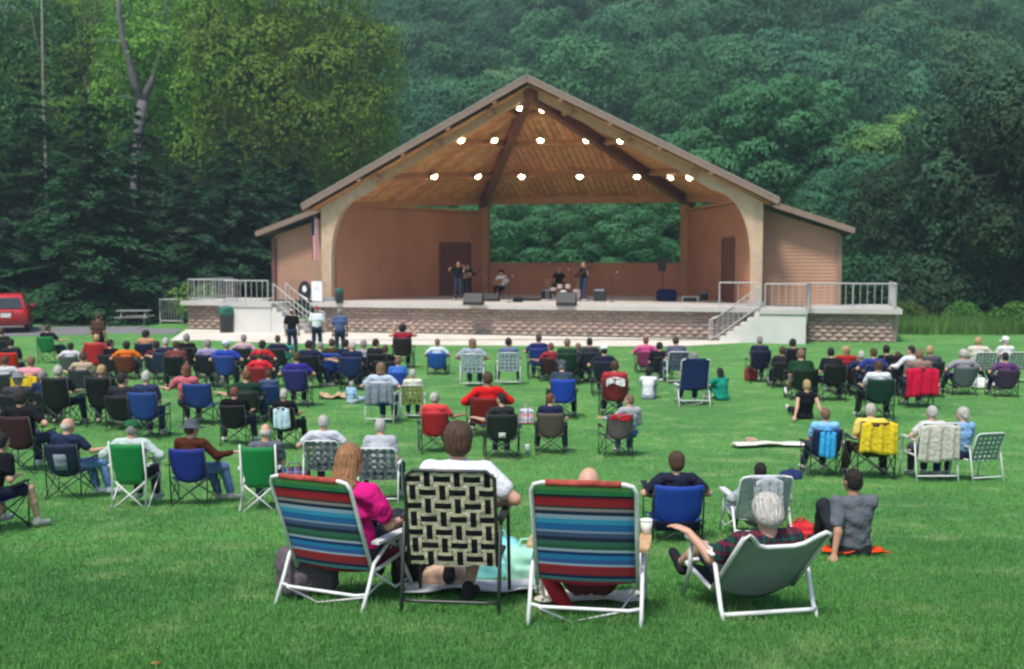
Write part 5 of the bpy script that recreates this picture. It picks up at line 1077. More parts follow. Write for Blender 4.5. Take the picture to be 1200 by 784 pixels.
P(890, 393, 'up', -4, 'grey-haired person in the dark navy chair, right', 'short', 'grey', '222a3c', ch='quad', cc='14193a', ccn='dark navy')
# right
P(928, 396, 'up', 3, 'dark-haired person in the black high chair, right', 'short', 'dark', '1a1c20', ch='highquad', cc='0e1013', ccn='black')
P(940, 409, 'lean', 6, 'grey-brown-haired person in a dark green shirt', 'short', 'lightbrown', '143a22', 'b0a090', ch='lowquad', cc='12241a', ccn='dark green', shoes='e8e8e8', sc=1.08, sleeve='short', leg='short')
P(943, 443, 'groundback', 4, 'sandy-haired person in a black tank top on the grass', 'short', 'blond', '14151c', '20222a', ch=None, sleeve='none', sc=1.0)
P(989, 404, 'up', -4, 'long-haired blond person in the red-topped chair', 'bob', 'blond', '9a2420', ch='quad', cc='8c1c1c', ccn='deep red')
P(975, 407, 'up', 2, 'dark-haired person partly behind the blond one', 'short', 'dark', '1a1c20', ch='quad', cc='121418', ccn='black')
P(1022, 407, 'wing', 3, 'brown-haired person in blue among the dark chairs', 'short', 'brown', '2c3a7c', ch='quad', cc='20285a', ccn='navy')
P(1028, 421, 'rest', 0, 'person in white sleeves in a bottle-green chair', 'short', 'brown', 'c6cacc', '20302a', ch='quad', cc='10352c', ccn='bottle-green', wsc=1.08)
P(1041, 404, 'up', 6, 'dark-haired person in a black jacket, right group', 'short', 'dark', '0e1114', ch='highquad', cc='0d1210', ccn='black')
P(1066, 404, 'turnl', 0, 'dark-haired person in a white shirt, right group', 'short', 'dark', 'cfd2d6', ch='quad', cc='14181a', ccn='black', sleeve='long')
P(1076, 408, 'up', -2, 'light-haired person in front of the crimson jacket', 'short', 'lightbrown', '806a60', ch='quad', cc='3a1a22', ccn='dark', sc=1.06, dr=('c8143c', 'crimson jacket hung over a chair in the right group', .66, .64))
P(1088, 404, 'up', 5, 'blondish person just right of the crimson jacket', 'short', 'blond', '4a4a50', ch='quad', cc='22242a', ccn='dark grey')
P(1126, 408, 'wing', 8, 'pinkish-white-haired person in the grey towelled chair', 'short', 'white', '8c8c94', ch='lowquad', cc='5c6268', ccn='slate grey', sc=1.05)
P(1145, 394, 'turnr', -4, 'light-haired man in a pale shirt, far right', 'short', 'blond', 'c0bcae', ch='latt', cc='b8c4bc', ccn='green and white', fr='w', w2='2c4a40', dx=6)
P(1177, 394, 'up', -4, 'white-capped person at the far right', 'short', 'white', 'c8ccc8', ch='latt', cc='b4c2ba', ccn='pale green', fr='w', w2='3a5a4c', dx=12, hat='cap', hatc='e4e4e4')
P(1176, 412, 'wing', 2, 'dark-haired person in purple at the far right', 'short', 'dark', '5c3a66', ch='lowquad', cc='3c2846', ccn='purple')
# third row right
P(963, 474, 'up', 2, 'brown-grey-haired person in a light blue shirt', 'short', 'lightbrown', '7cb4dc', '30384a', ch='quad', cc='14244e', ccn='navy', dr=('3aa0d8', 'bright blue towel hanging behind the navy chair', .28, .52), b=558)
P(1020, 471, 'up', -2, 'white-haired person in front of the yellow jacket', 'short', 'white', 'd8c060', '40342c', ch='quad', cc='4a3020', ccn='brown', dr=('d8bc2c', 'yellow jacket draped over the brown chair', .60, .56), csc=1.14, b=560)
P(1087, 472, 'up', 2, 'white-haired person in front of the off-white shawl', 'short', 'white', 'b8b8b4', '404048', ch='web', cc='2a2c30', ccn='black', fr='w', dr=('bdb8ae', 'off-white shawl draped over a lawn chair', .66, .66), csc=1.15, b=562)
P(1122, 474, 'turnl', 10, 'white-haired person in a pale blue shirt leaning left', 'thick', 'white', '7ea4cc', '2a3454', ch='latt', cc='a8bcb0', ccn='green-white', fr='w', w2='2c5c4c', dx=20, b=563)
# third row left
P(84, 497, 'turnr', -8, 'pink-scalped white-haired person in jeans turned right', 'bald', 'white', '202a44', '6a88b4', ch='quad', cc='1a2440', ccn='navy', patch=('7c8894', .2, .26, .62), shoes='e4e4e4', b=582)
P(160, 489, 'wing', 2, 'green-capped person in a pale shirt', 'short', 'grey', 'a8b8b4', '2c3036', ch='sling', cc='117a3c', ccn='vivid green', fr='w', hat='cap', hatc='1f5a38', sleeve='long', b=592)
P(228, 498, 'turnr', -4, 'person in a grey wide-brimmed hat and brown shirt', 'short', 'brown', '4a2418', '5c74a0', ch='quad', cc='1f2c84', ccn='royal blue', hat='brim', hatc='4c5058', sleeve='long', b=590)
P(313, 502, 'up', 4, 'pale bald person in the second green sling chair', 'bald', 'white', '5a5c64', ch='sling', cc='127c3e', ccn='green', fr='w', dx=-6, b=596)
P(336, 453, 'rest', -6, 'white-haired person in black with a white towel behind', 'short', 'white', '15161a', '20242c', ch='quad', cc='101114', ccn='black', dr=('c0d4e0', 'pale blue-white towel hung on the black chair back', .34, .46), b=524)
P(381, 490, 'wing', -4, 'white-haired person in the dark plaid chair', 'short', 'white', 'b8bcc4', '3a4254', ch='web', cc='6d7480', ccn='dark plaid', fr='w', pat='G', b=575)
P(446, 504, 'up', 2, 'white-haired person in the grey plaid chair behind the checked one', 'short', 'white', 'a4a8b0', '3a4254', ch='web', cc='78808c', ccn='grey plaid', fr='w', pat='G', b=588)
P(-6, 545, 'lean', -18, 'dark-shirted person in shorts cut by the left edge', 'short', 'dark', '101216', '1c2038', ch='quad', cc='1f3488', ccn='blue', leg='short', b=622)
P(412, 446, 'tailor', -20, 'white-haired person in pale blue low on the grass', 'short', 'white', '8fb4cc', 'a8b4c0', ch=None, sc=.62)
PATS = {'Y': YST, 'W': PLW, 'G': PLG}
rj = random.Random(3)
for i, (u, v, pose, yaw, who, hair, hc, shirt, pants, ch, cc, ccn, k) in enumerate(C):
    if pose == 'up' and v > 375 and ch not in ('tallbeach',): pose = rj.choice(['up', 'up', 'slump', 'looksr', 'looksl', 'hunch', 'wing']) if ch not in ('lowquad', 'lowbeach') else rj.choice(['up', 'wing', 'turnl', 'turnr'])
    yaw += rj.uniform(-7, 7); sc = k.get('sc', 1.) * rj.uniform(.98, 1.03); low = ch in ('lowquad', 'lowbeach')
    H = TOP[pose] * sc - (.15 if low else 0); loc = hp(u, v, H) if not low else hp(u, v, H); dz = -.15 if low else 0
    ploc = loc + Vector((0, 0, dz)) if dz else loc
    if low:                                        # a low seat: the same body with its feet pushed forward
        lowpose = {'wing': 'lowwing', 'up': 'lowup', 'turnl': 'lowturnl', 'turnr': 'lowturnr', 'lean': 'lowlean'}[pose]; H = TOP[lowpose] * sc; loc = hp(u, v, H); ploc = loc; pose = lowpose
    if 'b' in k:
        loc = gp(u, k['b']); s_px = F_PX / loc.y; sc = min(1.14, max(.84, (k['b'] - v) / s_px / TOP[pose])); ploc = loc
    lab = who
    pr_ = person(ploc, yaw, lab, pose, hair, hc, shirt, pants, k.get('sleeve', 'short'), k.get('leg', 'long'), k.get('fem', hair in ('bob', 'long')), k.get('hat'), k.get('hatc', 'd0d0d0'), k.get('shoes', 'b8b4ac'), sc, None if rj.random() > .15 else SKIN2, shirtmat={'G': SHG, 'P': SHP}.get(k.get('sm')))
    pr_.scale.x *= rj.uniform(.94, 1.13)
    if k.get('phone'):
        j = POSES[pose]; w = Matrix.Translation(ploc) @ Matrix.Rotation(R(yaw), 4, 'Z') @ ((j['WR'] + Vector((0, .03, .12))) * sc)
        tag(MB().box((0, 0, 0), (.075, .012, .15)).box((0, -.008, 0), (.068, .004, .13)).build('phone', DARK, None, False, w, (0, 0, 0)), 'dark phone held up by the woman in the dark red tank top', 'phone')
    if ch:
        cy = yaw * .5 if 'turn' not in pose else yaw; co = Vector((k.get('dx', 0) / F_PX * loc.y, 0, 0)); cl = loc + co; cl.z = ground(cl.x, cl.y)
        c_ = chair(ch, cl, cy, '%s %s under the %s' % (ccn, CHN[ch], who) if len(who.split()) + len((ccn + CHN[ch]).split()) < 13 else '%s %s holding the %s' % (ccn, CHN[ch], ' '.join(who.split()[:8])), cm(cc, k.get('fr', 'b'), k.get('w2'), None, PATS.get(k.get('pat'))), sc * k.get('csc', 1.0))
        if 'patch' in k: q_ = k['patch']; MB().grid(lambda a, b: ((a - .5) * q_[1], -.275 - .17 * (q_[3] + (b - .5) * q_[2] - .37) / .53, q_[3] + (b - .5) * q_[2]), 3, 3, .006).build('patch', cloth(q_[0]), c_, True)
        c_.scale.x *= k.get('wsc', 1)
        if 'dr' in k:
            d = k['dr']; tops = {'quad': .93, 'web': .92, 'highquad': 1.07, 'lowquad': .72}[ch] * k.get('csc', 1)
            drape('draped_towel' if 'towel' in d[1] else 'draped_jacket' if 'jacket' in d[1] else 'draped_cloth', cl, cy, d[1], 'towel' if 'towel' in d[1] else 'jacket' if 'jacket' in d[1] else 'cloth', cloth(d[0]), d[2] if len(d) > 2 else .56, tops, d[3] if len(d) > 3 else .48, i, (-.37 if ch != 'web' else -.40) * k.get('csc', 1), sc, .12 if len(d) > 3 and d[3] < .2 else .25)
print('crowd', len(C))
# things on the grass among the crowd
blanket(gp(925, 523), 2, 'long white blanket spread on the grass left of the light blue shirt', cloth('cfccc0'), 2.1, .35, 1)
bag('bundle', gp(880, 520), 0, 'small tan bundle lying on the white blanket', cloth('a08c78'), (.22, .16, .12), 1, 'bundle', False)
bag('duffel_bag', gp(927, 562), 20, 'dark navy bag on the grass below the light blue shirt', nylon('1c2a5c'), (.30, .2, .14), 2)
blanket(gp(395, 467), 5, 'tan and rust blanket bundle on the grass in the middle left', cloth('b09878'), .9, .5, 4, bump=.10)
blanket(gp(432, 470), -8, 'light blue towel on the grass by the tan blanket', cloth('7aaac8'), .6, .3, 5, 'towel', .07)
bag('tote_bag', gp(617, 497) , 0, 'red, white and navy tote bag beside the dark green and black chair', plaid_mat('flag_print', 'c8ccd4', '262f66', 'c02838', 6, True), (.30, .16, .34), 3)
bag('tote_bag', gp(257, 452), 8, 'white bucket-like tote on the grass below the royal blue shirt', cloth('dcd8cc'), (.24, .2, .34), 4)
bag('cooler_bag', gp(880, 446), 0, 'red bag hanging beside the dark navy chair on the right', nylon('b02430'), (.36, .22, .40), 6)
bag('tote_bag', gp(1147, 455), 0, 'white plastic bag between the two chairs at the far right', cloth('e0e0e0'), (.34, .25, .30), 7)
bag('tote_bag', gp(1160, 455), 10, 'small grey-white bag next to the white plastic bag, far right', cloth('b8b4b4'), (.22, .2, .24), 8)
cup(gp(618, 532), 'small clear drink cup on the grass right of the dark green and black chair', 'b8c8c4', .16)
bag('cooler_bag', gp(938, 633), 5, 'bright red bag on the grass left of the grey T-shirt', nylon('c01c20'), (.26, .18, .20), 9)
blanket(gp(998, 650), 0, 'orange cloth under the seated grey T-shirt', cloth('e04a18'), .55, .45, 9, 'cloth', .02)
c_ = chair('lowquad', gp(398, 442), 0, 'empty-looking blue low chair in front of the olive and navy shirts', cm('1f55a8'), .95); c_ = chair('lowquad', gp(336, 428), 0, 'teal camp chair at the front left of the crowd near the walkway', cm('3a9c98'), .95)
# ------------------------------------------------------------------ foreground chairs and their people
STR = [(0, '6fa0c0'), (.035, '1e2c46'), (.07, '8e2c34'), (.145, 'a03038'), (.165, '9fb4c8'), (.19, '3a5f9e'), (.235, '2a7fae'), (.285, '1e3c6c'), (.32, 'a8b4c4'), (.345, '2c6048'), (.385, '3c6c5a'), (.43, '283048'), (.475, '46587c'), (.52, '8c9cb4'), (.545, '2c6aa4'), (.615, '3b9ac0'), (.665, '98aec2'), (.71, '25304c'), (.75, '9a8c8a'), (.78, '2e3a3c'), (.80, 'a32a34'), (.87, '8c2230'), (.89, '1c2c30'), (.915, '3f8a5c'), (.96, '5c9a50')]
def stripes(name, st): return ramp_mat(name, 1, st[:15]) if len(st) <= 15 else None
STRIPE = None
def stripe_mat(name, st):
    """many flat bands: two chained colour ramps split at mid height"""
    m = bpy.data.materials.new(name); m.use_nodes = True; N = m.node_tree.nodes; L = m.node_tree.links; b = N['Principled BSDF']; b.inputs['Roughness'].default_value = .8; b.inputs['Specular IOR Level'].default_value = .2
    tc = N.new('ShaderNodeTexCoord'); sp = N.new('ShaderNodeSeparateXYZ'); L.new(tc.outputs['UV'], sp.inputs[0]); outs = []
    for lo, hi in ((0, 13), (12, len(st))):
        cr = N.new('ShaderNodeValToRGB'); cr.color_ramp.interpolation = 'CONSTANT'; L.new(sp.outputs[1], cr.inputs[0]); e = cr.color_ramp.elements; seg = st[lo:hi]
        e[0].position = 0; e[0].color = (*lin(seg[0][1]), 1); e[1].position = seg[-1][0]; e[1].color = (*lin(seg[-1][1]), 1)
        for p, c in seg[1:-1]:
            k = e.new(p); k.color = (*lin(c), 1)
        outs.append(cr.outputs[0])
    gt = N.new('ShaderNodeMath'); gt.operation = 'GREATER_THAN'; gt.inputs[1].default_value = st[13][0] - .0001; L.new(sp.outputs[1], gt.inputs[0]); mx = N.new('ShaderNodeMixRGB'); L.new(gt.outputs[0], mx.inputs[0]); L.new(outs[0], mx.inputs[1]); L.new(outs[1], mx.inputs[2])
    t = N.new('ShaderNodeTexNoise'); t.inputs['Scale'].default_value = 220; L.new(tc.outputs['Object'], t.inputs[0]); mr = N.new('ShaderNodeMapRange'); mr.inputs[3].default_value = .8; mr.inputs[4].default_value = 1.2; L.new(t.outputs[0], mr.inputs[0])
    h = N.new('ShaderNodeHueSaturation'); L.new(mx.outputs[0], h.inputs['Color']); L.new(mr.outputs[0], h.inputs['Value']); L.new(h.outputs[0], b.inputs['Base Color']); MATS[name] = m; return m
SM = stripe_mat('striped_canvas', STR)
REDC = cloth('a04a42'); SEATR = cloth('8a2c34')
KB = kit_beach(.64, .96, .27, .30, .50)
nearmats = {'fabric': SM, 'fabric2': SEATR, 'frame': WHITEM, 'arm': WOODARM, 'sleeve': REDC, 'strap': mat('white_strap', (.6, .6, .6), .6)}
def near_chair(kit, name, loc, yaw, label, mats, sc=1.):
    r = empty(name, loc, R(yaw), label, 'chair'); r.scale = (sc,) * 3; kit.place(r, mats); return r
c1 = gp(404, 702); near_chair(KB, 'beach_chair', c1, -24, 'multicoloured striped beach chair with white frame under the blond woman', dict(nearmats, arm=WHITEM), 1.0)
c3 = gp(690, 722); near_chair(KB, 'beach_chair', c3, -9, 'multicoloured striped beach chair with wooden armrests, second from the right in front', nearmats, 1.02)
BWK = kit_web(.57, .96, .34, (6, 7), .082, .16)
c2 = gp(537, 708); BB = cloth('14171a'); near_chair(BWK, 'lawn_chair', c2, -6, 'black and cream basket-weave lawn chair under the man in a white T-shirt', {'frame': BLACKM, 'arm': BLACKM, 'web1': cloth('b4ae94'), 'web2': BB}, 1.06)
def kit_recliner(w=.53):
    k = Kit(); hw = w / 2; y0, z0, y1, z1 = -.02, .17, -.50, .61
    def bp(x, t, o=0): return Vector((x, y0 + (y1 - y0) * t, z0 + (z1 - z0) * t - o))
    k.part('back_frame', MB().tube([bp(-hw, 0), bp(-hw, .6), bp(-hw, 1.0), bp(-hw + .03, 1.03), bp(-hw + .06, .98), bp(-hw + .12, .84), bp(-hw + .18, .80), bp(hw - .18, .80), bp(hw - .12, .84), bp(hw - .06, .98), bp(hw - .03, 1.03), bp(hw, 1.0), bp(hw, .6), bp(hw, 0)], .0145, 10), 'frame', True)
    k.part('back_panel', MB().grid(lambda a, b: bp((a - .5) * (w - .04), b * (.80 + .20 * abs(2 * a - 1) ** 3), .06 * math.sin(math.pi * a) * (1.1 - b)), 16, 12, .004), 'fabric', True)
    for s in (-1, 1): k.part('side_binding', MB().grid(lambda a, b: bp(s * (hw - .035) + (a - .5) * .055, b * .97, -.006), 2, 10, .004), 'trim', True)
    k.part('seat', MB().grid(lambda a, b: ((a - .5) * (w - .04), y0 + .46 * b, z0 - .05 * math.sin(math.pi * a) + .04 * b), 8, 6, .004), 'trim', True)
    k.part('seat_frame', MB().tube([(-hw, y0, z0), (-hw, .44, z0 + .04), (-hw + .05, .48, z0 + .045), (hw - .05, .48, z0 + .045), (hw, .44, z0 + .04), (hw, y0, z0)], .0145, 10), 'frame', True)
    for s in (-1, 1):
        x = s * (hw + .03)
        k.part('leg', MB().tube([(x, -.34, 0), (x, -.24, .12), (x, -.14, .36), (x, .0, .40), (x, .25, .40)], .0145, 10), 'frame', True)
        k.part('leg', MB().tube([(x, .42, 0), (x, .30, .2), (x, .26, .40)], .0145, 10), 'frame', True)
        k.part('armrest', MB().grid(lambda a, b: (s * (hw + .035) + (a - .5) * .06, -.16 + .46 * b, .415), 3, 6, .02), 'arm', True)
    k.part('crossbar', MB().tube([(-hw - .03, -.27, .09), (-hw + .04, -.30, .10), (hw - .04, -.30, .10), (hw + .03, -.27, .09)], .0145, 10), 'frame', True)
    return k
RK = kit_recliner(); c4 = gp(880, 718)
near_chair(RK, 'beach_chair', c4, 11, 'low reclined grey-green sling chair holding the white-haired man in plaid', {'fabric': mat('grey_green_sling', (.29, .34, .325), .6, .1, 5, .2, 250, trans=.15), 'trim': cloth('161c20'), 'frame': WHITEM, 'arm': WHITEM}, 1.08)
def near_person(loc, yaw, label, j, hair, hc, shirt, pants, sleeve='short', leg='long', fem=False, shoes='2a2a2c', sc=1., smat=None, skin=None, fine=True, yo=0, xo=0):
    r = empty('person', loc + Matrix.Rotation(R(yaw), 3, 'Z') @ Vector((xo, yo, 0)), R(yaw), label, 'person'); r.scale = (sc,) * 3
    link('body', sdf_mesh('body', body_prims(j, True, fem), .0085, .025), skin or SKIN, r); link('shirt', sdf_mesh('shirt', shirt_prims(j, sleeve, fem, .018), .011, .035, .007, 24.), smat or cloth(shirt), r)
    link('shorts' if leg == 'short' else 'trousers', sdf_mesh('trousers', pants_prims(j, leg), .012, .03, .004, 26.), cloth(pants), r); [link('shoe', sdf_mesh('shoe', shoe_prims(j, n), .011, .02), cloth(shoes), r) for n in 'LR']
    h = link('hair', hair_m(hair, True), hairmat(hc), r); h.matrix_local = head_mtx(j); return r
near_person(c1, -20, 'woman with long strawberry-blond hair and a pink T-shirt in the left striped chair', J(.40, 12, ('low', 'low'), ('lap', 'rest'), (-6, 6), -6), 'long', 'strawberry', 'd01c78', '2a2c34', fem=True, sc=1.0, yo=-.02, xo=.13)
c1p = bpy.data.objects
near_person(c2, -4, 'man with thick brown hair and a white T-shirt in the basket-weave lawn chair', J(.47, 2, ('chair', 'tuck'), ('lap', 'wing'), (4, 4), 0), 'thick', 'brown', 'd4d8dc', '20242c', leg='short', sc=1.04, yo=.06)
near_person(c3, -9, 'mostly hidden pale-haired person sunk in the right striped chair', J(.27, 20, ('lowout', 'lowout'), ('lap', 'lap'), (0, 4)), 'bald', 'white', 'a03c44', '5c2830', sc=1.0, shoes='302c30', yo=.15)
near_person(c4, 12, 'white-haired man in a dark plaid shirt leaning back in the sling chair', J(.25, 47, ('lowout', 'lowout'), ('cup', 'lap'), (-6, 22), 4), 'thick', 'white', '2a3550', '30343c', leg='short', sc=1.0, smat=plaid_mat('dark_plaid_shirt', '161f34', '24503c', '6c2030', 15, True), shoes='202226', yo=.15)
cE = gp(790, 632); near_person(cE, 0, 'brown-haired person in a dark top in the blue-backed low chair', J(.34, 12, 'low', 'wing', (0, 6)), 'thick', 'brown', '1e2234', '20242c', sc=.86)
_e = chair('lowquad', cE, 0, 'blue low camp chair with a darker seat edge ahead of the wooden armrest', cm('1a3f9c'), .90)
_e2 = MB().grid(lambda a, b: ((a - .5) * .50, -.245 - .05 * math.sin(math.pi * a) - .04 * b, .17 + .12 * b), 6, 3, .006).build('back_pocket', cloth('10162e'), _e, True)
cF = gp(886, 630); near_person(cF, 3, 'dark-haired person in grey in the white-framed low chair', J(.33, 16, 'low', 'wing', (-8, 6)), 'short', 'dark', '9aa2a8', '5a6068', sc=.76, sleeve='long')
KS = kit_beach(.54, .74, .24, .26, .44); near_chair(KS, 'beach_chair', cF, 3, 'white-framed low chair with pale grey cloth behind the white-haired man in plaid', {'fabric': cloth('a8b0b4'), 'fabric2': cloth('a8b0b4'), 'frame': WHITEM, 'arm': WHITEM, 'sleeve': cloth('b8bec0'), 'strap': WHITEM}, .98)
drape('draped_cloth', cF, 3, 'grey-white cloth over the left half of the white-framed low chair', 'cloth', cloth('a0a6ac'), .28, .74, .42, 5, -.44)
bpy.context.view_layer.update()
cG = hp(998, 549, .82); near_person(cG, 8, 'dark-haired person in a grey T-shirt sitting on the grass at the right', J(.11, 2, 'ground', ('back', 'knees'), (6, 4), 4), 'short', 'dark', '5c6068', '24262c', sc=.94, skin=SKIN2)
# armrest cup, bags and blankets between the chairs
aw = Matrix.Translation(c3) @ Matrix.Rotation(R(-9), 4, 'Z')
cup(aw @ Vector((.365, .24, .500)), 'white foam cup standing on the wooden armrest', 'e4e4e0', .10)
BLK_ = cloth('121316')
bag('duffel_bag', gp(372, 700) + Vector((-.10, .15, 0)), 30, 'grey bag on the grass behind the left striped chair', cloth('5c5458'), (.42, .3, .36), 21)
bag('backpack', gp(492, 684), 10, 'black backpack on the grass between the striped and the basket-weave chair', BLK_, (.44, .3, .40), 22)
bag('tote_bag', gp(530, 676), -20, 'blue tote bag behind the legs of the basket-weave chair', cloth('1c50b4'), (.34, .2, .36), 23)
bag('cooler_bag', gp(582, 678), 6, 'pale turquoise cooler bag under the arm of the basket-weave chair', nylon('7cc4cc'), (.40, .26, .34), 24)
bag('tote_bag', gp(618, 682), 12, 'mint-green bag between the basket-weave and right striped chairs', nylon('a0d8c0'), (.34, .24, .30), 25)
bag('bundle', gp(522, 690), 0, 'crumpled cream and tan cloth bundle under the basket-weave chair', cloth('c8a890'), (.34, .2, .18), 26, 'bundle', False)
r = empty('thermos_bag', gp(652, 716), R(-22), 'red padded bottle sleeve leaning by the right striped chair', 'bag'); MB().tube([(-.10, 0, .27), (.0, -.02, .15), (.09, -.04, .045)], [.035, .058, .05], 12).build('body', nylon('b01c28'), r, True); MB().tube([(-.11, 0, .285), (-.14, 0, .32)], [.02, .02], 10).build('cap', DARK, r, True)
blanket(gp(690, 706), 4, 'white printed cloth spread under the right striped chair', cloth('cfc9b8'), .72, .42, 12, 'cloth', .02)
bb = gp(690, 700)
for k in range(4):
    tag(MB().ell((0, 0, 0), (.026, .02, .012), 10, 6).build('biscuit', cloth('8a3c20'), None, True, gp(676 + k * 11, 707) + Vector((0, 0, .07)), (0, 0, 0)), 'row of small rust-brown pieces lying on the white cloth under the right striped chair', 'food', 'brown pieces on the white cloth')
blanket(gp(560, 694), 0, 'pale cloth spread between the front chairs', cloth('b8bcb8'), 1.1, .5, 14, 'cloth', .03)
bag('duffel_bag', gp(345, 575) , 10, 'dark patterned bag right of the second green sling chair', plaid_mat('dark_print', '222a40', '6c7ca0', 'b04040', 9, True), (.45, .3, .34), 31)
bag('tote_bag', gp(357, 590), 0, 'small pale green bag in front of the dark patterned bag', cloth('9ac88c'), (.24, .2, .2), 32)
tag(MB().ell((0, 0, 0), (.03, .022, .008), 8, 5).build('fallen_leaf', cloth('8a6a3c'), None, True, gp(183, 781) + Vector((0, 0, .02))), 'dry orange leaf lying on the grass at the bottom left', 'leaf')

# ------------------------------------------------------------------ the band on the stage
def SP(u, v): return LM @ loc_floor(u, v)
def face(yaw): return 180 + yaw
person(SP(537, 352), face(-14), 'fiddle player in a black top standing at the left of the band', 'fiddle', 'short', 'brown', '14161a', '2c3444', 'short', 'long', eyes=True, sc=1.15, shoes='b0a8a0')
person(SP(548, 348), face(10), 'dark-dressed player standing just behind the fiddle player', 'guitar', 'short', 'dark', '16181c', '1c2430', 'long', eyes=True, sc=1.04)
guitar_pos = SP(548, 348)
pg = SP(587, 350); sb = empty('stool', pg, 0, 'black stool under the seated guitarist in white', 'stool'); MB().lathe((0, 0, .42), [(.18, 0), (.19, .03), (.17, .05)], 16).build('seat', DARK, sb, True)
for k in range(4): MB().tube([(.13 * math.cos(k * 1.57 + .78), .13 * math.sin(k * 1.57 + .78), .43), (.2 * math.cos(k * 1.57 + .78), .2 * math.sin(k * 1.57 + .78), 0)], .014, 6).build('leg', DARK, sb)
person(pg, face(-25), 'seated guitarist in a white shirt and black hat', 'sitguitar', 'short', 'dark', 'dcdcdc', '15161a', 'long', hat='brim', hatc='0c0d10', eyes=True, sc=1.13)
pd = SP(655, 347); person(pd, face(4), 'drummer in black with grey hair behind the drum kit', 'drum', 'short', 'grey', '101114', '20222a', 'short', eyes=True, sc=1.18)
sd = empty('stool', pd, 0, 'low round drum throne under the drummer', 'stool'); MB().lathe((0, 0, .42), [(.17, 0), (.18, .06), (.15, .08)], 16).build('seat', DARK, sd, True); MB().tube([(0, 0, 0), (0, 0, .43)], .03, 8).build('pole', GREYM, sd)
pb = SP(683, 353); person(pb, face(-50), 'guitarist in a black shirt and jeans standing right of the drums', 'guitar', 'short', 'lightbrown', '111216', '35425c', 'short', eyes=True, sc=1.13)
def guitar(loc, rz, tilt, label, c):
    r = empty('guitar', loc, 0, label, 'guitar'); r.rotation_euler = (0, R(tilt), R(rz)); pts = []
    for i in range(28):
        a = 2 * math.pi * i / 28; q = .17 + .035 * math.cos(2 * a) - .02 * math.cos(a); pts.append((.02 + q * 1.25 * math.cos(a), 0, q * math.sin(a) * .95))
    MB().prism([(x, -.04, z) for x, _, z in pts], (0, .09, 0)).build('body', c, r); MB().box((.55, -.045, 0), (.72, .03, .05)).build('neck', mat('dark_neck', (.06, .035, .02), .5), r); MB().box((.95, -.045, 0), (.15, .025, .08)).build('headstock', c, r); MB().lathe((.05, -.043, 0), [(.045, -.002), (.045, .004)], 14, rot=Matrix.Rotation(R(90), 3, 'X')).build('sound_hole', DARK, r); MB().box((-.1, -.05, 0), (.03, .02, .12)).build('bridge', DARK, r)
def held(pl, yaw, off): return pl + Matrix.Rotation(R(yaw), 3, 'Z') @ Vector(off)
guitar(held(pg, face(-25), (.04, .27, .88)), face(-25) + 180, -24, 'acoustic guitar held by the seated guitarist in white', mat('guitar_wood', (.35, .13, .05), .3))
guitar(held(pb, face(-50), (.04, .27, 1.27)), face(-50) + 180, -22, 'dark electric guitar held by the standing guitarist', mat('guitar_dark', (.05, .015, .012), .3))
guitar(held(guitar_pos, face(10), (.04, .25, 1.17)), face(10) + 180, -22, 'amber guitar of the player behind the fiddle player', mat('guitar_amber', (.40, .22, .10), .3))
pf = SP(537, 352); j = POSES['fiddle']; chin = held(pf, face(-14), (j['H'] + Vector((-.06, .10, -.13))) * 1.15)
r = empty('fiddle', chin, R(face(-14) + 35), 'brown fiddle held under the chin of the standing player', 'fiddle')
MB().prism([(.09 * math.cos(a) * (1 - .3 * math.cos(a * 2) * .5), .16 + .17 * math.sin(a), 0) for a in [2 * math.pi * i / 20 for i in range(20)]], (0, 0, .035)).build('body', mat('fiddle_wood', (.30, .10, .03), .3), r); MB().box((0, .45, .035), (.028, .28, .02)).build('neck', DARK, r)
bo = MB().tube([(-.25, .2, .06), (.35, .16, .09)], .006, 6).build('fiddle_bow', mat('fiddle_wood', (.3, .1, .03)), None, False, chin, (0, 0, R(face(-14) + 35))); tag(bo, 'thin bow drawn across the fiddle', 'bow')
def mic(u, v, h, label, boom=.3, rz=0):
    r = empty('microphone_stand', SP(u, v), R(rz), label, 'mic stand'); MB().tube([(0, 0, .03), (0, 0, h)], .012, 6).build('pole', DARK, r); MB().lathe((0, 0, 0), [(.15, 0), (.15, .02), (.03, .035)], 16).build('base', DARK, r); MB().tube([(0, .1, h - .05), (0, -boom, h + .12)], .009, 6).build('boom', DARK, r); MB().ell((0, -boom - .03, h + .13), (.03, .045, .03), 10, 6).build('microphone', GREYM, r)
mic(547, 355, 1.45, 'microphone stand in front of the fiddle player', .25, 170); mic(597, 354, 1.1, 'low microphone stand by the seated guitarist', .25, 150); mic(669, 355, 1.45, 'microphone stand between the drums and the standing guitarist', .3, 200); mic(717, 354, 1.3, 'microphone stand right of the small amplifier', .2, 90)
def wedge(u, v, label, w=.72, h=.42):
    r = empty('stage_monitor', SP(u, v), -PHI, label, 'speaker'); MB().prism([(-w / 2, -.25, 0), (-w / 2, .25, 0), (-w / 2, .20, h), (-w / 2, -.02, h * .95), (-w / 2, -.25, .14)], (w, 0, 0)).build('cabinet', DARK, r); MB().box((0, -.16 + .4, h * .5), (w * .9, .01, h * .7)).build('grille', mat('grille', (.03, .035, .035), .9), r)
wedge(555, 357.5, 'black stage monitor at the left on the stage front edge', .86, .55); wedge(664, 358, 'black stage monitor in front of the drum kit', .86, .60); wedge(573, 353, 'low black equipment case right of the left monitor', 1.0, .40); wedge(620, 352.5, 'flat black effects case between guitarist and drums', 1.1, .13)
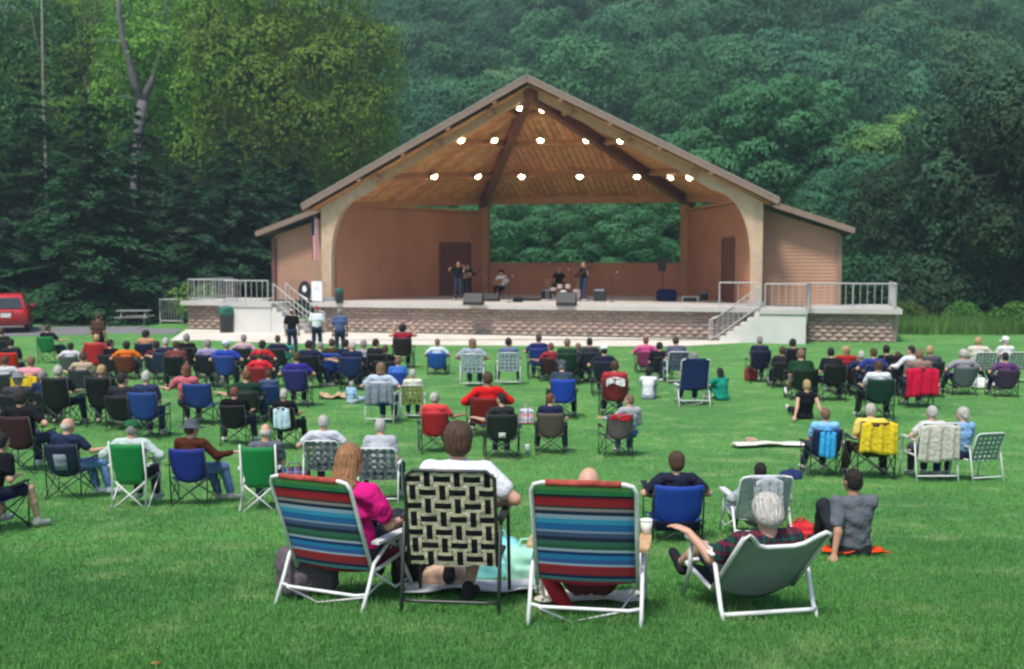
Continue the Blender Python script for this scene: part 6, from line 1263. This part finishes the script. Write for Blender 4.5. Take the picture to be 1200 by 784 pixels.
def amp(u, v, label, w=.5, h=.5, c=None):
    r = empty('amplifier', SP(u, v), -PHI, label, 'amplifier'); MB().box((0, 0, h / 2), (w, .28, h)).build('cabinet', c or mat('amp_cover', (.035, .04, .05), .8), r); MB().box((0, -.145, h * .42), (w * .88, .01, h * .7)).build('grille', mat('grille', (.03, .035, .035), .9), r); MB().box((0, -.148, h * .88), (w * .88, .012, h * .12)).build('control_panel', GREYM, r)
amp(703, 353, 'dark small amplifier right of the standing guitarist', .55, .62); amp(640, 350, 'black amplifier on the floor left of the drums', .5, .5); amp(825, 352, 'small black box on the stage near the right door', .35, .42)
r = empty('drum_kit', SP(661, 353), -PHI, 'small drum kit with pale heads and cymbals in the middle of the stage', 'drum kit'); RX = Matrix.Rotation(R(90), 3, 'X')
PEARL = mat('drum_shell', (.45, .32, .32), .3); HEADM = mat('drum_head', (.75, .73, .70), .5)
MB().lathe((0, 0, .29), [(.28, -.2), (.28, .2)], 24, rot=RX).build('bass_drum', mat('dark_shell', (.05, .04, .045), .3), r); MB().lathe((0, -.21, .29), [(.26, -.005), (.26, .005)], 24, rot=RX).build('drum_head', HEADM, r)
for x, y, z, q, h in ((-.2, .0, .72, .14, .18), (.2, .0, .72, .15, .18), (-.55, .1, .58, .18, .13), (.6, .15, .38, .2, .36)): MB().lathe((x, y, z), [(q, -h / 2), (q, h / 2)], 20).build('drum', PEARL, r); MB().lathe((x, y, z + h / 2 + .004), [(q * .95, 0), (q * .95, .006)], 20).build('drum_head', HEADM, r)
for x, y, z in ((-.75, -.1, 1.05), (.7, -.05, 1.1), (-.95, .25, .9)): MB().lathe((x, y, z), [(.22, 0), (.05, .02), (.01, .03)], 20).build('cymbal', mat('brass', (.5, .36, .14), .35, metal=.8), r); MB().tube([(x, y, 0), (x, y, z)], .012, 6).build('cymbal_stand', GREYM, r)
for k, (x, y) in enumerate(((-.55, .1), (.6, .15))): MB().tube([(x, y, 0), (x, y, .4)], .014, 6).build('stand', GREYM, r)
# loudspeaker on a tripod, covered with a navy cloth at the foot
q = SP(776, 352); r = empty('speaker_stand', q, 0, 'black tripod stand under the loudspeaker on the right of the stage', 'stand'); MB().tube([(0, 0, .1), (0, 0, 1.45)], .022, 8).build('pole', DARK, r)
for k in range(3): MB().tube([(0, 0, .6), (.5 * math.cos(k * 2.09), .5 * math.sin(k * 2.09), .02)], .016, 6).build('leg', DARK, r)
r = empty('loudspeaker', q + Vector((0, 0, 1.45)), R(165), 'black loudspeaker on a tall stand at the right of the stage', 'speaker'); MB().prism([(-.2, .18, 0), (.2, .18, 0), (.14, -.2, 0), (-.14, -.2, 0)], (0, 0, .66)).build('cabinet', DARK, r); MB().box((0, .19, .33), (.36, .012, .6)).build('grille', mat('grille', (.03, .035, .035), .9), r)
bag('covered_gear', SP(781, 353), 0, 'heap of gear under a navy cloth at the foot of the speaker stand', cloth('182046'), (.95, .5, .62), 41, 'cloth', False)
bag('gear_bag', SP(607, 354), 0, 'low black gear bag beside the seated guitarist', cloth('14161c'), (.5, .3, .22), 42)
amp(809, 353.5, 'white low box on the stage right of the speaker stand', .75, .26, mat('white_case', (.65, .65, .63), .6))
r = empty('round_banner', LM @ loc_at(357, 352.5, -1.1), -PHI, 'black oval banner with a white emblem standing left of the left arch post', 'banner'); r.location.z = ZF
pts = [(.33 * math.cos(2 * math.pi * i / 28), 0, .50 + .50 * math.sin(2 * math.pi * i / 28)) for i in range(28)]
MB().prism(pts, (0, .05, 0)).build('panel', mat('black_panel', (.018, .02, .028), .5), r); WB = mat('white_print', (.75, .76, .78), .6)
MB().prism([(.11 * math.cos(2 * math.pi * i / 20), -.012, .62 + .16 * math.sin(2 * math.pi * i / 20)) for i in range(20)], (0, .008, 0)).build('emblem', WB, r); MB().bar((-.27, -.01, .36), (.16, -.01, .12), .012, .07, up=(0, .0, 1)).build('emblem_band', WB, r)
r = empty('poster_board', LM @ loc_at(371.5, 352.5, -1.1), -PHI, 'white poster board between the oval banner and the left arch post', 'poster'); r.location.z = ZF
MB().box((0, 0, .52), (.54, .04, .95)).build('panel', mat('white_panel', (.78, .78, .80), .6), r)
for z in (.72, .66, .60): MB().box((.02, -.024, z), (.26, .006, .022)).build('print_line', mat('grey_print', (.45, .46, .5), .7), r)
MB().tube([(-.2, .03, .2), (-.22, .30, 0)], .014, 6).tube([(.2, .03, .2), (.22, .30, 0)], .014, 6).build('easel_leg', DARK, r)

# ------------------------------------------------------------------ red sport utility car at the left edge, seen from behind
car = empty('parked_car', gp(6, 391) + Vector((-.95, 0, 0)), R(21), 'red sport utility car parked at the left edge seen from behind', 'car'); car.location.y += 2.0; car.location.x += .25; car.location.z = 0
CR = mat('red_paint', (.42, .018, .022), .25, .03, 2, spec=.6); GL = mat('dark_glass', (.03, .035, .04), .08, spec=.8)
def ring(y, w, z0, z1, r_=.12, t=1.): 
    out = []
    for cx, cz, a0 in ((w / 2 * t - r_, z1 - r_, 0), (-w / 2 * t + r_, z1 - r_, 90), (-w / 2 + r_, z0 + r_, 180), (w / 2 - r_, z0 + r_, 270)):
        for k in range(4): a = R(a0 + k * 30); out.append((cx + r_ * math.cos(a), y, cz + r_ * math.sin(a)))
    return out
def loft(rings, name, m, parent):
    mb = MB(); n = len(rings[0]); V = [p for q in rings for p in q]; F = [(i * n + k, i * n + (k + 1) % n, (i + 1) * n + (k + 1) % n, (i + 1) * n + k) for i in range(len(rings) - 1) for k in range(n)]; F += [tuple(range(n))[::-1], tuple((len(rings) - 1) * n + k for k in range(n))]
    mb.add(V, F); return mb.build(name, m, parent, True)
bodyo = loft([ring(-2.28, 1.70, .55, .98), ring(-2.2, 1.84, .42, 1.12), ring(-1.6, 1.90, .34, 1.14), ring(0, 1.92, .32, 1.12), ring(1.2, 1.88, .34, 1.06), ring(2.1, 1.78, .40, .92), ring(2.25, 1.6, .5, .8)], 'body', CR, car)
loft([ring(-2.16, 1.74, 1.05, 1.2, .08), ring(-2.06, 1.66, 1.05, 1.74, .12, .9), ring(-1.6, 1.64, 1.05, 1.82, .12, .88), ring(0, 1.62, 1.05, 1.82, .12, .86), ring(.5, 1.6, 1.05, 1.7, .12, .84), ring(1.15, 1.6, 1.0, 1.14, .06)], 'cabin', CR, car)
MB().prism([(-.70, -2.175, 1.16), (.70, -2.175, 1.16), (.60, -2.09, 1.66), (-.60, -2.09, 1.66)], (0, -.012, .0)).build('rear_window', GL, car)
for s in (-1, 1):
    MB().prism([(s * .835, -1.95, 1.17), (s * .835, .85, 1.17), (s * .74, .35, 1.64), (s * .74, -1.85, 1.68)], (s * .02, 0, 0)).build('side_window', GL, car)
    MB().box((s * .82, -2.24, .98), (.16, .10, .34)).build('tail_light', mat('tail_lens', (.45, .01, .01), .2), car)
    MB().box((s * 1.02, .75, 1.2), (.2, .12, .15)).build('mirror', CR, car)
    for y in (-1.42, 1.38):
        w_ = MB().lathe((s * .86, y, .36), [(.22, -.12), (.35, -.11), (.36, 0), (.35, .11), (.22, .12)], 24, rot=Matrix.Rotation(R(90), 3, 'Y')).build('wheel', mat('tyre', (.02, .02, .02), .85), car, True); MB().lathe((s * .97, y, .36), [(.21, -.02), (.19, .02), (.04, .03)], 16, rot=Matrix.Rotation(R(90), 3, 'Y')).build('rim', GREYM, w_)
MB().box((0, -2.30, .52), (1.7, .16, .22)).build('bumper', mat('dark_red_bumper', (.16, .015, .018), .5), car); MB().box((0, -2.296, .86), (.44, .03, .20)).build('license_plate', mat('plate_white', (.65, .63, .62), .5), car); MB().box((0, -2.28, 1.02), (.6, .05, .05)).build('trim_bar', CR, car)

# ------------------------------------------------------------------ evening haze over the valley
hz = MB().box((0, 120, 68.5), (700, 400, 141)).build('haze', None); hz['kind'] = 'stuff'; hz['label'] = 'thin bluish evening haze lying over the valley'
hm = bpy.data.materials.new('haze_air'); hm.use_nodes = True; N = hm.node_tree.nodes; N.remove(N['Principled BSDF']); pv = N.new('ShaderNodeVolumePrincipled'); pv.inputs['Color'].default_value = (.62, .80, .95, 1); pv.inputs['Density'].default_value = .00075; pv.inputs['Anisotropy'].default_value = .2
hm.node_tree.links.new(pv.outputs[0], N['Material Output'].inputs['Volume']); hz.data.materials.append(hm)
